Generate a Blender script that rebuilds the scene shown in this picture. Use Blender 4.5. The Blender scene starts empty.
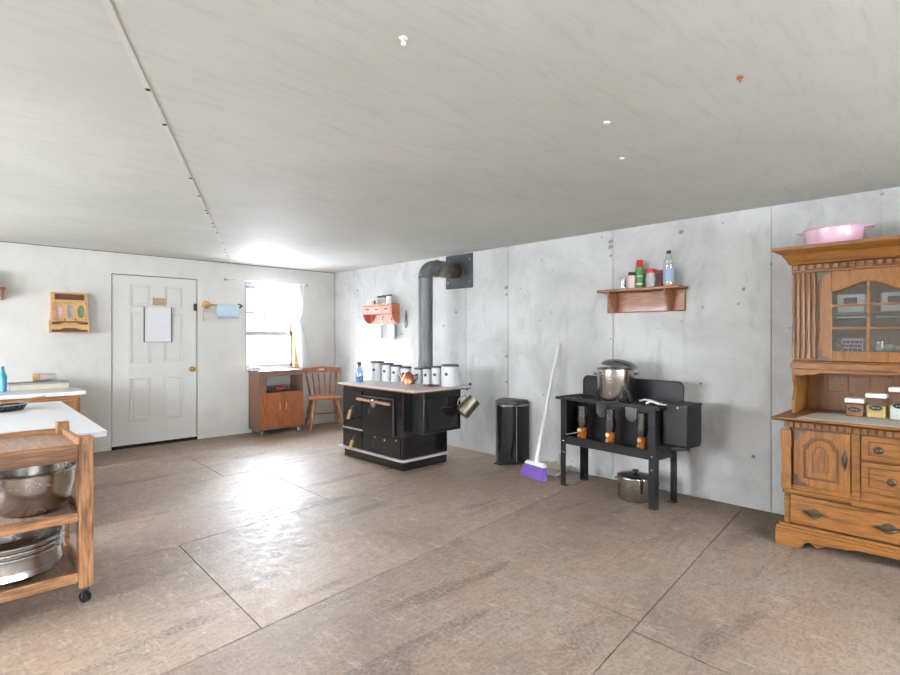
import bpy, bmesh, math, random
from mathutils import Vector, Matrix
random.seed(7)
sc = bpy.context.scene
COL = sc.collection
PI = math.pi
R = math.radians

# ------------------------------------------------------------------ camera, world, lights, exposure
cam_d = bpy.data.cameras.new('camera')
cam_d.lens = 21.4; cam_d.sensor_width = 36.0; cam_d.shift_y = -1.5 / 900
cam_d.clip_start = 0.02; cam_d.clip_end = 200
cam = bpy.data.objects.new('camera', cam_d); COL.objects.link(cam)
cam.location = (-4.555, -7.189, 1.33); cam.rotation_euler = (R(90), 0, R(-44.5))
sc.camera = cam

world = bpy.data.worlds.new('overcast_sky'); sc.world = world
world.use_nodes = True
bg = world.node_tree.nodes['Background']
bg.inputs['Color'].default_value = (0.90, 0.935, 1.0, 1)
wn = world.node_tree.nodes; wl = world.node_tree.links
w_tc = wn.new('ShaderNodeTexCoord'); w_sep = wn.new('ShaderNodeSeparateXYZ'); w_r = wn.new('ShaderNodeMapRange')
w_ramp = wn.new('ShaderNodeValToRGB'); w_mul = wn.new('ShaderNodeMath'); w_mul.operation = 'MULTIPLY'
wl.new(w_tc.outputs['Generated'], w_sep.inputs[0]); wl.new(w_sep.outputs['Z'], w_r.inputs['Value'])
w_r.inputs['From Min'].default_value = -1.0; w_r.inputs['From Max'].default_value = 1.0
wl.new(w_r.outputs[0], w_ramp.inputs['Fac'])
SKY_TOP, SKY_LOW, GROUND = 85.0, 4.0, 30.0         # overcast sky overhead; horizon dimmed for the camera's view; ground glow added for ceiling
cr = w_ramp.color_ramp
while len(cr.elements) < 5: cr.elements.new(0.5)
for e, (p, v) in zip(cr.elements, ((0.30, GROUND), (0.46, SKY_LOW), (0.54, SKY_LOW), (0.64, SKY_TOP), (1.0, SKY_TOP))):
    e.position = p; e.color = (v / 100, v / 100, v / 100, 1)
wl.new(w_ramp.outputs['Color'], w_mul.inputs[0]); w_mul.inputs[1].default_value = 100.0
WEST_FILL = 30.0                                     # extra sky brightness toward the west (-x), added to light the right wall
w_az = wn.new('ShaderNodeMapRange'); wl.new(w_sep.outputs['X'], w_az.inputs['Value'])
w_az.inputs['From Min'].default_value = 0.22; w_az.inputs['From Max'].default_value = -0.30
w_az.inputs['To Min'].default_value = 0.0; w_az.inputs['To Max'].default_value = WEST_FILL
w_max = wn.new('ShaderNodeMath'); w_max.operation = 'MAXIMUM'
wl.new(w_mul.outputs[0], w_max.inputs[0]); wl.new(w_az.outputs[0], w_max.inputs[1])
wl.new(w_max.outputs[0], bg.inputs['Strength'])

def area(name, loc, rot, sx, sy, power, color=(1, 1, 1), portal=False):
    d = bpy.data.lights.new(name, 'AREA'); d.shape = 'RECTANGLE'; d.size = sx; d.size_y = sy
    d.energy = power; d.color = color
    o = bpy.data.objects.new(name, d); COL.objects.link(o); o.location = loc; o.rotation_euler = rot
    if portal: d.cycles.is_portal = True
    return o
RX, RY = 0.0, 0.0                      # right wall plane x, back wall plane y
LX, FY, CZ = -7.4, -9.6, 2.31          # left wall x, wall behind the camera y, ceiling z
area('back_window_portal', (-1.04, 0.17, 1.46), (R(-90), 0, 0), 0.80, 1.22, 1, portal=True)
# daylight through the windows of the left wall and of the wall behind the camera
COOL, WARM = (0.94, 0.955, 1.0), (1.0, 0.975, 0.94)
area('left_window_daylight', (LX - 0.02, -3.7, 1.45), (0, R(-90), 0), 1.2, 1.6, 52, COOL)
area('left_window_daylight', (LX - 0.02, -1.55, 1.45), (0, R(-90), 0), 1.2, 1.1, 40, COOL)
area('front_window_daylight', (-5.4, FY - 0.02, 1.45), (R(90), 0, 0), 1.8, 1.2, 40, WARM)
area('front_window_daylight', (-2.2, FY - 0.02, 1.45), (R(90), 0, 0), 1.6, 1.2, 10, WARM)

sc.view_settings.view_transform = 'Standard'; sc.view_settings.look = 'None'
sc.view_settings.exposure = 0.17; sc.view_settings.gamma = 1.0
sc.view_settings.use_curve_mapping = False
try:
    sc.cycles.use_denoising = True
    sc.cycles.max_bounces = 10; sc.cycles.diffuse_bounces = 6; sc.cycles.transparent_max_bounces = 12
    sc.cycles.sample_clamp_indirect = 6.0
    sc.cycles.caustics_reflective = False; sc.cycles.caustics_refractive = False
except Exception:
    pass

# ------------------------------------------------------------------ materials
def lin(c):
    def f(v):
        v /= 255.0
        return v / 12.92 if v <= 0.04045 else ((v + 0.055) / 1.055) ** 2.4
    return (f(c[0]), f(c[1]), f(c[2]), 1.0)

class NT:
    def __init__(s, name):
        s.m = bpy.data.materials.new(name); s.m.use_nodes = True
        s.t = s.m.node_tree; s.n = s.t.nodes; s.b = s.n['Principled BSDF']; s.out = s.n['Material Output']
    def node(s, kind, **kw):
        nd = s.n.new(kind)
        for k, v in kw.items(): setattr(nd, k, v)
        return nd
    def link(s, a, b): s.t.links.new(a, b)
    def coords(s, scale=(1, 1, 1), rot=(0, 0, 0), src='Object'):
        tc = s.node('ShaderNodeTexCoord'); mp = s.node('ShaderNodeMapping')
        mp.inputs['Scale'].default_value = scale; mp.inputs['Rotation'].default_value = rot
        s.link(tc.outputs[src], mp.inputs['Vector']); return mp.outputs['Vector']
    def noise(s, vec, scale, detail=4, rough=0.55, dist=0.0):
        nd = s.node('ShaderNodeTexNoise'); nd.inputs['Scale'].default_value = scale
        nd.inputs['Detail'].default_value = detail; nd.inputs['Roughness'].default_value = rough
        nd.inputs['Distortion'].default_value = dist
        s.link(vec, nd.inputs['Vector']); return nd.outputs['Fac']
    def voro(s, vec, scale, feature='F1', out='Distance', rnd=1.0):
        nd = s.node('ShaderNodeTexVoronoi'); nd.feature = feature; nd.inputs['Scale'].default_value = scale
        nd.inputs['Randomness'].default_value = rnd
        s.link(vec, nd.inputs['Vector']); return nd.outputs[out]
    def ramp(s, fac, stops, interp='LINEAR'):
        nd = s.node('ShaderNodeValToRGB'); cr = nd.color_ramp; cr.interpolation = interp
        while len(cr.elements) < len(stops): cr.elements.new(0.5)
        for e, (p, c) in zip(cr.elements, stops):
            e.position = p; e.color = c if len(c) == 4 else (*c, 1)
        s.link(fac, nd.inputs['Fac']); return nd.outputs['Color']
    def mix(s, a, b, fac, mode='MIX'):
        nd = s.node('ShaderNodeMix', data_type='RGBA', blend_type=mode)
        for sock, v in ((nd.inputs[6], a), (nd.inputs[7], b), (nd.inputs[0], fac)):
            if hasattr(v, 'is_linked'): s.link(v, sock)
            else: sock.default_value = v
        return nd.outputs[2]
    def math(s, op, a, b=0.0):
        nd = s.node('ShaderNodeMath', operation=op)
        for i, v in enumerate((a, b)):
            if hasattr(v, 'is_linked'): s.link(v, nd.inputs[i])
            else: nd.inputs[i].default_value = v
        return nd.outputs[0]
    def bump(s, h, strength=0.2, dist=0.01):
        nd = s.node('ShaderNodeBump'); nd.inputs['Strength'].default_value = strength
        nd.inputs['Distance'].default_value = dist
        s.link(h, nd.inputs['Height']); s.link(nd.outputs['Normal'], s.b.inputs['Normal'])
    def col(s, v):
        if hasattr(v, 'is_linked'): s.link(v, s.b.inputs['Base Color'])
        else: s.b.inputs['Base Color'].default_value = v
    def rough(s, v):
        if hasattr(v, 'is_linked'): s.link(v, s.b.inputs['Roughness'])
        else: s.b.inputs['Roughness'].default_value = v

def BW(v): return (v, v, v, 1)
def plain(name, rgb, rough=0.5, metal=0.0, var=0.10, nscale=9.0, bump=0.0, coat=0.0):
    k = NT(name); c = lin(rgb)
    v = k.coords()
    f = k.noise(v, nscale, 3)
    k.col(k.mix((c[0] * (1 - var), c[1] * (1 - var), c[2] * (1 - var), 1),
                (min(1, c[0] * (1 + var)), min(1, c[1] * (1 + var)), min(1, c[2] * (1 + var)), 1), f))
    k.rough(rough); k.b.inputs['Metallic'].default_value = metal
    if coat: k.b.inputs['Coat Weight'].default_value = coat
    if bump: k.bump(k.noise(v, 60, 2), bump, 0.003)
    return k.m

def wood(name, light, dark, axis='Z', scale=1.0, rough=0.38, contrast=1.0, coat=0.0):
    k = NT(name)
    st = {'X': (1.2, 14, 14), 'Y': (14, 1.2, 14), 'Z': (14, 14, 1.2)}[axis]
    v = k.coords(tuple(a * scale for a in st))
    w = k.noise(v, 1.6, 5, 0.6, 1.1)
    v2 = k.coords(tuple(a * scale * 4 for a in st))
    g = k.noise(v2, 2.2, 3, 0.7)
    a = k.ramp(w, [(0.30, lin(dark)), (0.5, lin(light)), (0.72, lin(tuple(0.55 * x + 0.45 * y for x, y in zip(light, dark))))])
    f = k.ramp(g, [(0.35, BW(0)), (0.65, BW(1))])
    dk = tuple(x * 0.72 for x in dark)
    k.col(k.mix(k.mix(a, lin(dk), 0.35 * contrast), a, f))
    k.rough(rough); k.bump(g, 0.08, 0.002)
    if coat: k.b.inputs['Coat Weight'].default_value = coat
    return k.m

def glassy(name, tint=(0.95, 0.98, 0.98, 1), gl=0.10, rough=0.02):
    k = NT(name); k.n.remove(k.b)
    tr = k.node('ShaderNodeBsdfTransparent'); tr.inputs[0].default_value = tint
    g = k.node('ShaderNodeBsdfGlossy'); g.inputs['Roughness'].default_value = rough
    lw = k.node('ShaderNodeLayerWeight'); lw.inputs['Blend'].default_value = 0.25
    fac = k.math('ADD', k.math('MULTIPLY', lw.outputs['Facing'], 0.35), gl)
    mx = k.node('ShaderNodeMixShader'); k.link(fac, mx.inputs[0]); k.link(tr.outputs[0], mx.inputs[1]); k.link(g.outputs[0], mx.inputs[2])
    k.link(mx.outputs[0], k.out.inputs['Surface']); return k.m

def mat_floor():
    k = NT('worn_brown_floor_sheet')
    v = k.coords(rot=(0, 0, R(-5.6)))
    at = k.node('ShaderNodeAttribute', attribute_name='tone')
    big = k.noise(v, 1.1, 5, 0.65, 0.4)
    a = k.ramp(big, [(0.30, lin((132, 114, 98))), (0.52, lin((158, 139, 122))), (0.72, lin((172, 154, 138)))])
    w2 = k.noise(v, 2.3, 4, 0.6)
    a = k.mix(a, lin((168, 138, 116)), k.math('MULTIPLY', k.ramp(w2, [(0.45, BW(0)), (0.65, BW(1))]), 0.55))
    # pressed flakes lying in two directions
    def flakes(rot, sc_, lo, hi):
        vv = k.coords(sc_, (0, 0, R(rot)))
        n = k.noise(vv, 1.0, 6, 0.72, 0.9)
        return k.ramp(n, [(lo, BW(0)), (hi, BW(1))])
    f1 = flakes(-24, (9, 30, 1), 0.50, 0.66); f2 = flakes(20, (28, 8, 1), 0.54, 0.68); f3 = flakes(-60, (14, 40, 1), 0.50, 0.64)
    a = k.mix(a, lin((102, 84, 74)), k.math('MULTIPLY', f1, 0.42))
    a = k.mix(a, lin((208, 194, 180)), k.math('MULTIPLY', f2, 0.40))
    a = k.mix(a, lin((112, 90, 78)), k.math('MULTIPLY', f3, 0.42))
    fine = k.noise(v, 55, 3, 0.75)
    a = k.mix(a, lin((88, 72, 64)), k.math('MULTIPLY', k.ramp(fine, [(0.48, BW(0)), (0.66, BW(1))]), 0.50))
    sv = k.coords((1.0, 4.5, 1), (0, 0, R(-12)))
    sn = k.noise(sv, 1.0, 3, 0.5, 0.2)
    sc_ = k.ramp(sn, [(0.58, BW(0)), (0.66, BW(1))])
    a = k.mix(a, lin((76, 66, 60)), k.math('MULTIPLY', k.math('MULTIPLY', sc_, k.ramp(fine, [(0.35, BW(0)), (0.6, BW(1))])), 0.7))
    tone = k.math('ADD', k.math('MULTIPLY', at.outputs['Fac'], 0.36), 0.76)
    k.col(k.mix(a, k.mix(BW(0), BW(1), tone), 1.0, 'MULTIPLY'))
    k.rough(k.ramp(k.noise(v, 14, 4, 0.7), [(0.3, BW(0.42)), (0.7, BW(0.62))]))
    k.b.inputs['Specular IOR Level'].default_value = 0.8
    k.bump(k.math('ADD', k.math('MULTIPLY', f2, 0.6), fine), 0.30, 0.005)
    return k.m

def mat_wall(name, base, patch, pocks=True, bump=0.15, rough=0.6, pink=False):
    k = NT(name)
    v = k.coords()
    n1 = k.noise(v, 1.3, 5, 0.65, 0.5)
    a = k.ramp(n1, [(0.32, lin(patch)), (0.55, lin(base)), (0.75, lin(tuple(min(255, x + 6) for x in base)))])
    n2 = k.noise(k.coords((1, 1, 0.35)), 5, 5, 0.7, 0.4)
    a = k.mix(a, lin(tuple(x - 22 for x in patch)), k.math('MULTIPLY', k.ramp(n2, [(0.55, BW(0)), (0.74, BW(1))]), 0.6 if pocks else 0.25))
    h = k.noise(v, 24, 4, 0.6)
    if pocks:
        d = k.voro(v, 3.4)
        sz = k.voro(v, 3.4, out='Color')
        sep = k.node('ShaderNodeSeparateColor'); k.link(sz, sep.inputs[0])
        rad = k.math('MULTIPLY', k.math('GREATER_THAN', sep.outputs[0], 0.45), 0.070)
        hole = k.math('LESS_THAN', k.math('ADD', d, k.math('MULTIPLY', k.noise(v, 45, 2), 0.03)), rad)
        a = k.mix(a, lin(tuple(x * 0.58 for x in patch)), k.math('MULTIPLY', hole, 0.8))
        d2 = k.voro(v, 8); s2 = k.voro(v, 8, out='Color')
        sep2 = k.node('ShaderNodeSeparateColor'); k.link(s2, sep2.inputs[0])
        h2 = k.math('LESS_THAN', d2, k.math('MULTIPLY', k.math('GREATER_THAN', sep2.outputs[1], 0.66), 0.085))
        a = k.mix(a, lin(tuple(x * 0.7 for x in patch)), k.math('MULTIPLY', h2, 0.7))
        h = k.math('SUBTRACT', h, k.math('MULTIPLY', hole, 0.8))
    k.col(a); k.rough(rough); k.bump(h, bump, 0.01)
    return k.m

def mat_ceiling():
    k = NT('satin_white_ceiling_sheeting')
    v = k.coords()
    n1 = k.noise(v, 1.1, 5, 0.6, 0.3)
    a = k.ramp(n1, [(0.3, lin((214, 217, 210))), (0.7, lin((228, 229, 224)))])
    st = k.noise(k.coords((3.0, 22, 1), (0, 0, R(35))), 1.2, 5, 0.7, 0.5)
    st2 = k.noise(k.coords((16, 3, 1), (0, 0, R(20))), 1.2, 4, 0.7, 0.4)
    a = k.mix(a, lin((196, 199, 193)), k.math('MULTIPLY', k.ramp(st, [(0.50, BW(0)), (0.72, BW(1))]), 0.45))
    k.col(a)
    k.rough(k.ramp(st2, [(0.3, BW(0.52)), (0.7, BW(0.72))]))
    k.b.inputs['Specular IOR Level'].default_value = 0.40
    k.bump(k.math('ADD', k.math('MULTIPLY', st, 0.8), k.math('MULTIPLY', st2, 0.25)), 0.22, 0.015)
    return k.m

def mat_curtain():
    k = NT('sheer_white_curtain_cloth'); k.n.remove(k.b)
    tr = k.node('ShaderNodeBsdfTransparent')
    df = k.node('ShaderNodeBsdfDiffuse'); df.inputs[0].default_value = (0.85, 0.86, 0.88, 1)
    tl = k.node('ShaderNodeBsdfTranslucent'); tl.inputs[0].default_value = (0.85, 0.86, 0.88, 1)
    m1 = k.node('ShaderNodeMixShader'); m1.inputs[0].default_value = 0.5
    k.link(df.outputs[0], m1.inputs[1]); k.link(tl.outputs[0], m1.inputs[2])
    m2 = k.node('ShaderNodeMixShader')
    w = k.noise(k.coords((300, 300, 300)), 1.0, 2)
    k.link(k.math('ADD', k.math('MULTIPLY', w, 0.2), 0.50), m2.inputs[0])
    k.link(tr.outputs[0], m2.inputs[1]); k.link(m1.outputs[0], m2.inputs[2])
    k.link(m2.outputs[0], k.out.inputs['Surface']); return k.m

def brushed(name, rgb, rough=0.22, axis=(5, 5, 5)):
    k = NT(name); c = lin(rgb)
    f = k.noise(k.coords(axis), 4, 3, 0.6)
    k.col(k.mix((c[0] * 0.85, c[1] * 0.85, c[2] * 0.85, 1), c, f)); k.b.inputs['Metallic'].default_value = 1.0
    k.rough(k.ramp(f, [(0.2, BW(rough * 0.7)), (0.8, BW(rough * 1.3))])); return k.m

M = {}
M['floor'] = mat_floor()
M['void'] = plain('dark_gap', (30, 27, 25), 0.9)
M['concrete'] = mat_wall('painted_concrete', (197, 197, 194), (174, 174, 171))
M['concrete2'] = mat_wall('bare_concrete', (150, 146, 140), (128, 124, 118))
M['backwall'] = mat_wall('white_painted_wall', (212, 211, 206), (202, 200, 196), False, 0.06)
M['ceiling'] = mat_ceiling()
M['door'] = plain('white_door_paint', (214, 213, 209), 0.42, var=0.03)
M['white'] = plain('white_plastic', (226, 226, 224), 0.35, var=0.03)
M['sash'] = plain('backlit_vinyl_sash', (172, 173, 182), 0.4, var=0.03)  # vinyl greyed: its backlit shade is put into the base colour
M['laminate'] = plain('white_laminate', (226, 228, 230), 0.22, var=0.03)
M['greyplast'] = plain('grey_plastic', (150, 152, 150), 0.4)
M['dresser'] = wood('golden_dresser_wood', (178, 122, 70), (132, 82, 42), 'X')
M['oakZ'] = wood('honey_oak_upright', (152, 99, 43), (94, 58, 22), 'Z', contrast=1.4, coat=0.15)
M['oakX'] = wood('honey_oak_lengthwise', (150, 97, 41), (92, 56, 21), 'X', contrast=1.4, coat=0.15)
M['oakback'] = wood('honey_oak_boards', (140, 90, 48), (98, 60, 30), 'Z')
M['oakdark'] = wood('honey_oak_dark_and_shade', (104, 64, 32), (68, 40, 20), 'X')  # dark oak; around panels and between dentils it paints shade into the colour
M['cartZ'] = wood('red_oak_post', (184, 132, 88), (104, 66, 40), 'Z', 0.7, 0.42, 2.2)
M['cartX'] = wood('red_oak_rail', (182, 130, 88), (108, 70, 44), 'X', 0.7, 0.42, 2.2)
M['carttop'] = wood('red_oak_board_lit', (190, 158, 136), (136, 104, 86), 'Y', 0.6, 0.30, 2.0)  # pale pinkish shelf tops: reflected light washed into the oak colour
M['bamboo'] = wood('bamboo', (212, 168, 112), (186, 138, 84), 'X', 1.2)
M['walnut'] = wood('brown_walnut_veneer', (138, 104, 88), (108, 78, 64), 'Z')
M['cabdoor'] = wood('orange_brown_door_wood', (172, 104, 58), (122, 66, 34), 'Z')
M['chair'] = wood('reddish_maple', (172, 112, 78), (124, 72, 46), 'Z')
M['shelf'] = wood('reddish_pine_shelf', (168, 110, 74), (108, 64, 40), 'X', contrast=1.5, coat=0.2)
M['redpine'] = wood('salmon_pine', (206, 128, 98), (176, 92, 62), 'X')
M['enamel'] = plain('black_enamel', (27, 27, 29), 0.14, var=0.25, nscale=5, coat=0.5)
M['enamel2'] = plain('black_painted_steel', (30, 31, 33), 0.33, var=0.3, nscale=14, bump=0.05)
M['castiron'] = plain('dark_cast_iron', (48, 48, 50), 0.5, 0.4, 0.3)
M['pipe'] = plain('grey_steel_pipe', (112, 113, 115), 0.5, 0.25, 0.2, 20)
M['pipe2'] = brushed('galvanized_collar', (160, 150, 138), 0.28, (60, 2, 2))
M['plate'] = plain('dark_steel_plate', (82, 84, 88), 0.45, 0.6, 0.2)
M['cooktop'] = plain('grey_polished_cooktop', (204, 199, 195), 0.32, 0.0, 0.06)
M['copper'] = plain('copper', (196, 124, 92), 0.28, 0.85, 0.12)
M['rope'] = plain('tan_rail', (196, 150, 116), 0.4, 0.3, 0.3, 40)
M['coil'] = plain('tan_coil_handle', (204, 164, 112), 0.4, 0.2)
M['steel'] = brushed('stainless_steel', (206, 201, 195), 0.24)
M['chrome'] = plain('bright_chrome', (210, 210, 212), 0.15, 0.95, 0.04)
M['strip'] = plain('pale_enamel_strip', (196, 196, 196), 0.35, 0.3, 0.05)
M['canister'] = plain('white_enamel', (204, 205, 207), 0.3, var=0.03)
M['darklid'] = plain('dark_grey_lid', (70, 70, 74), 0.4)
M['black'] = plain('matt_black', (24, 24, 26), 0.5)
M['brass'] = plain('brass', (190, 150, 84), 0.3, 0.85)
M['antique'] = plain('antique_bronze', (92, 80, 66), 0.4, 0.75, 0.35, 60)
M['flame'] = plain('orange_brass_burner', (190, 108, 40), 0.35, 0.3, 0.2)
M['cream'] = plain('cream_knob', (226, 208, 172), 0.4)
M['chimney'] = glassy('smoky_glass_chimney', (0.45, 0.47, 0.48, 1), 0.30, 0.15)
M['glass'] = glassy('clear_glass')
M['crystal'] = glassy('cut_crystal', (0.9, 0.93, 0.95, 1), 0.55, 0.15)
M['pane'] = glassy('window_pane', (0.97, 0.99, 1, 1), 0.03)
M['hutchpane'] = glassy('hutch_pane', (0.95, 0.97, 0.97, 1), 0.22)
M['lidglass'] = glassy('bluish_glass_lid', (0.55, 0.66, 0.68, 1), 0.25, 0.08)
M['blueglass'] = glassy('blue_clear_plastic', (0.62, 0.76, 0.98, 1), 0.12, 0.1)
M['curtain'] = mat_curtain()
M['towel'] = plain('pale_blue_towel', (190, 210, 222), 0.9, var=0.06, nscale=60, bump=0.3)
M['pink'] = plain('pink_enamel', (228, 186, 204), 0.2, var=0.03, coat=0.3)
M['purple'] = plain('purple_bristles', (124, 88, 172), 0.8, var=0.25, nscale=120)
M['mat'] = plain('pale_grey_counter_mat', (192, 190, 178), 0.6, var=0.05, nscale=40)
M['beige'] = plain('beige_plastic', (196, 188, 174), 0.5)
M['red'] = plain('red_plastic', (186, 44, 48), 0.35)
M['green'] = plain('green_can', (86, 140, 76), 0.35)
M['paper'] = plain('white_paper', (222, 222, 224), 0.6, var=0.02)
M['pinkpaper'] = plain('pinkish_label', (214, 188, 178), 0.5)
M['bluepaper'] = plain('blue_white_label', (150, 170, 200), 0.5)
M['bronzepic'] = plain('brown_picture', (176, 152, 122), 0.6, var=0.4, nscale=40)
M['teal'] = plain('blue_bottle', (70, 150, 190), 0.3)
M['maroon'] = plain('dark_red_iron', (110, 54, 52), 0.5)
M['redcloth'] = plain('red_white_cloth', (206, 92, 100), 0.9, var=0.5, nscale=25)
M['yellow'] = plain('yellow_pasta', (206, 176, 104), 0.6, var=0.15, nscale=80)
M['brownfill'] = plain('brown_sugar', (160, 108, 74), 0.7, var=0.15, nscale=80)
M['flour'] = plain('white_flour', (222, 218, 214), 0.8, var=0.03)
M['sign'] = plain('lilac_sign', (196, 176, 190), 0.6)
M['signink'] = plain('dark_sign_lettering', (58, 34, 48), 0.6)
M['greenbox'] = plain('green_white_carton', (110, 150, 112), 0.5, var=0.5, nscale=30)
M['pinkbox'] = plain('pink_white_carton', (214, 176, 180), 0.5, var=0.35, nscale=30)
M['greybox'] = plain('grey_white_carton', (168, 168, 166), 0.5, var=0.45, nscale=30)
M['spring'] = plain('pewter', (150, 144, 128), 0.3, 0.9)
M['seam'] = plain('white_seam_tape', (226, 226, 220), 0.5, var=0.03)

# ------------------------------------------------------------------ mesh builder
class MB:
    def __init__(s, o=(0, 0, 0)):
        s.bm = bmesh.new(); s.o = Vector(o)
    def V(s, p): return s.bm.verts.new(Vector(p) - s.o)
    def poly(s, pts): 
        return s.bm.faces.new([s.V(p) for p in pts])
    def box(s, x0, x1, y0, y1, z0, z1):
        x0, x1 = sorted((x0, x1)); y0, y1 = sorted((y0, y1)); z0, z1 = sorted((z0, z1))
        v = [s.V(p) for p in ((x0, y0, z0), (x1, y0, z0), (x1, y1, z0), (x0, y1, z0), (x0, y0, z1), (x1, y0, z1), (x1, y1, z1), (x0, y1, z1))]
        for f in ((0, 3, 2, 1), (4, 5, 6, 7), (0, 1, 5, 4), (1, 2, 6, 5), (2, 3, 7, 6), (3, 0, 4, 7)):
            s.bm.faces.new([v[i] for i in f])
        return s
    def frame(s, p0, p1):
        d = (Vector(p1) - Vector(p0)); L = d.length; d.normalize()
        up = Vector((0, 0, 1)) if abs(d.z) < 0.95 else Vector((1, 0, 0))
        a = d.cross(up).normalized(); b = d.cross(a).normalized(); return d, a, b, L
    def cyl(s, p0, p1, r0, r1=None, n=16, cap=True):
        r1 = r0 if r1 is None else r1
        d, a, b, L = s.frame(p0, p1); rings = []
        for p, r in ((Vector(p0), r0), (Vector(p1), r1)):
            rings.append([s.V(p + (a * math.cos(2 * PI * i / n) + b * math.sin(2 * PI * i / n)) * r) for i in range(n)])
        for i in range(n):
            j = (i + 1) % n; s.bm.faces.new((rings[0][i], rings[0][j], rings[1][j], rings[1][i]))
        if cap:
            s.bm.faces.new(rings[0][::-1]); s.bm.faces.new(rings[1])
        return s
    def tube(s, pts, r, n=10, closed=False):
        pts = [Vector(p) for p in pts]; N = len(pts); rings = []; pa = None
        for i, p in enumerate(pts):
            if closed: t = (pts[(i + 1) % N] - pts[i - 1])
            else: t = pts[min(i + 1, N - 1)] - pts[max(i - 1, 0)]
            t.normalize()
            if pa is None:
                up = Vector((0, 0, 1)) if abs(t.z) < 0.9 else Vector((1, 0, 0)); a = t.cross(up).normalized()
            else: a = (pa - t * pa.dot(t)).normalized()
            pa = a; b = t.cross(a)
            rr = r[i] if isinstance(r, (list, tuple)) else r
            rings.append([s.V(p + (a * math.cos(2 * PI * k / n) + b * math.sin(2 * PI * k / n)) * rr) for k in range(n)])
        for i in range(N if closed else N - 1):
            A, B = rings[i], rings[(i + 1) % N]
            for k in range(n):
                l = (k + 1) % n; s.bm.faces.new((A[k], A[l], B[l], B[k]))
        if not closed:
            s.bm.faces.new(rings[0][::-1]); s.bm.faces.new(rings[-1])
        return s
    def lathe(s, c, prof, n=28, axis=None, arc=None):
        """prof: (r, h) pairs from bottom to top around c; axis: direction"""
        d = Vector(axis or (0, 0, 1)).normalized()
        up = Vector((1, 0, 0)) if abs(d.x) < 0.9 else Vector((0, 1, 0))
        a = d.cross(up).normalized(); b = d.cross(a); rings = []
        for r, h in prof:
            o = Vector(c) + d * h
            if r < 1e-5: rings.append([s.V(o)])
            else: rings.append([s.V(o + (a * math.cos(2 * PI * i / n) + b * math.sin(2 * PI * i / n)) * r) for i in range(n)])
        for A, B in zip(rings, rings[1:]):
            for i in range(n):
                j = (i + 1) % n
                if len(A) == 1 and len(B) == 1: continue
                if len(A) == 1: s.bm.faces.new((A[0], B[j], B[i]))
                elif len(B) == 1: s.bm.faces.new((A[i], A[j], B[0]))
                else: s.bm.faces.new((A[i], A[j], B[j], B[i]))
        return s
    def prism(s, pts, axis, a, b):
        """2D outline extruded along an axis: X takes (y,z), Y takes (x,z), Z takes (x,y)"""
        def P(u, v, w): return {'X': (w, u, v), 'Y': (u, w, v), 'Z': (u, v, w)}[axis]
        A = [s.V(P(u, v, a)) for u, v in pts]; B = [s.V(P(u, v, b)) for u, v in pts]
        s.bm.faces.new(A[::-1]); s.bm.faces.new(B)
        n = len(pts)
        for i in range(n):
            j = (i + 1) % n; s.bm.faces.new((A[i], A[j], B[j], B[i]))
        return s
    def sphere(s, c, r, sx=1, sy=1, sz=1, n=16):
        prof = [(r * math.sin(PI * i / 8), -r * math.cos(PI * i / 8)) for i in range(9)]
        old = set(s.bm.verts); s.lathe((0, 0, 0), prof, n)
        for v in s.bm.verts:
            if v not in old:
                q = v.co + s.o
                v.co = Vector((q.x * sx, q.y * sy, q.z * sz)) + Vector(c) - s.o
        return s
    def xform(s, mat):
        bmesh.ops.transform(s.bm, matrix=mat, verts=s.bm.verts); return s
    def build(s, name, m, parent=None, smooth=False, bevel=0.0, seg=2, kind=None, sub=0, solid=0.0, loc=None):
        bmesh.ops.recalc_face_normals(s.bm, faces=s.bm.faces)
        me = bpy.data.meshes.new(name); s.bm.to_mesh(me); s.bm.free()
        o = bpy.data.objects.new(name, me); COL.objects.link(o)
        mats = m if isinstance(m, list) else [m]
        for x in mats: me.materials.append(M[x] if isinstance(x, str) else x)
        if smooth:
            for p in me.polygons: p.use_smooth = True
            try:
                me.set_sharp_from_angle(angle=R(38))
            except Exception: pass
        if solid:
            md = o.modifiers.new('thickness', 'SOLIDIFY'); md.thickness = solid; md.offset = 0
        if bevel:
            md = o.modifiers.new('bevel', 'BEVEL'); md.width = bevel; md.segments = seg; md.limit_method = 'ANGLE'; md.angle_limit = R(40)
        if sub:
            md = o.modifiers.new('subdivision', 'SUBSURF'); md.levels = sub; md.render_levels = sub
        if parent is not None: o.parent = parent
        else: o.location = s.o
        if kind: o['kind'] = kind
        return o

def tag(o, label, cat, group=None):
    o['label'] = label; o['category'] = cat
    if group: o['group'] = group
    return o
def thing(name, label, cat, loc, rotz=0.0, group=None):
    o = bpy.data.objects.new(name, None); o.empty_display_size = 0.1; COL.objects.link(o)
    o.location = loc; o.rotation_euler = (0, 0, rotz)
    return tag(o, label, cat, group)
def struct(mb, name, m, **kw): return mb.build(name, m, kind='structure', **kw)
def arc(cx, cz, rx, rz, a0, a1, n=10):
    return [(cx + rx * math.cos(R(a0 + (a1 - a0) * i / n)), cz + rz * math.sin(R(a0 + (a1 - a0) * i / n))) for i in range(n + 1)]

# ------------------------------------------------------------------ the room
T = 0.30
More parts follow.
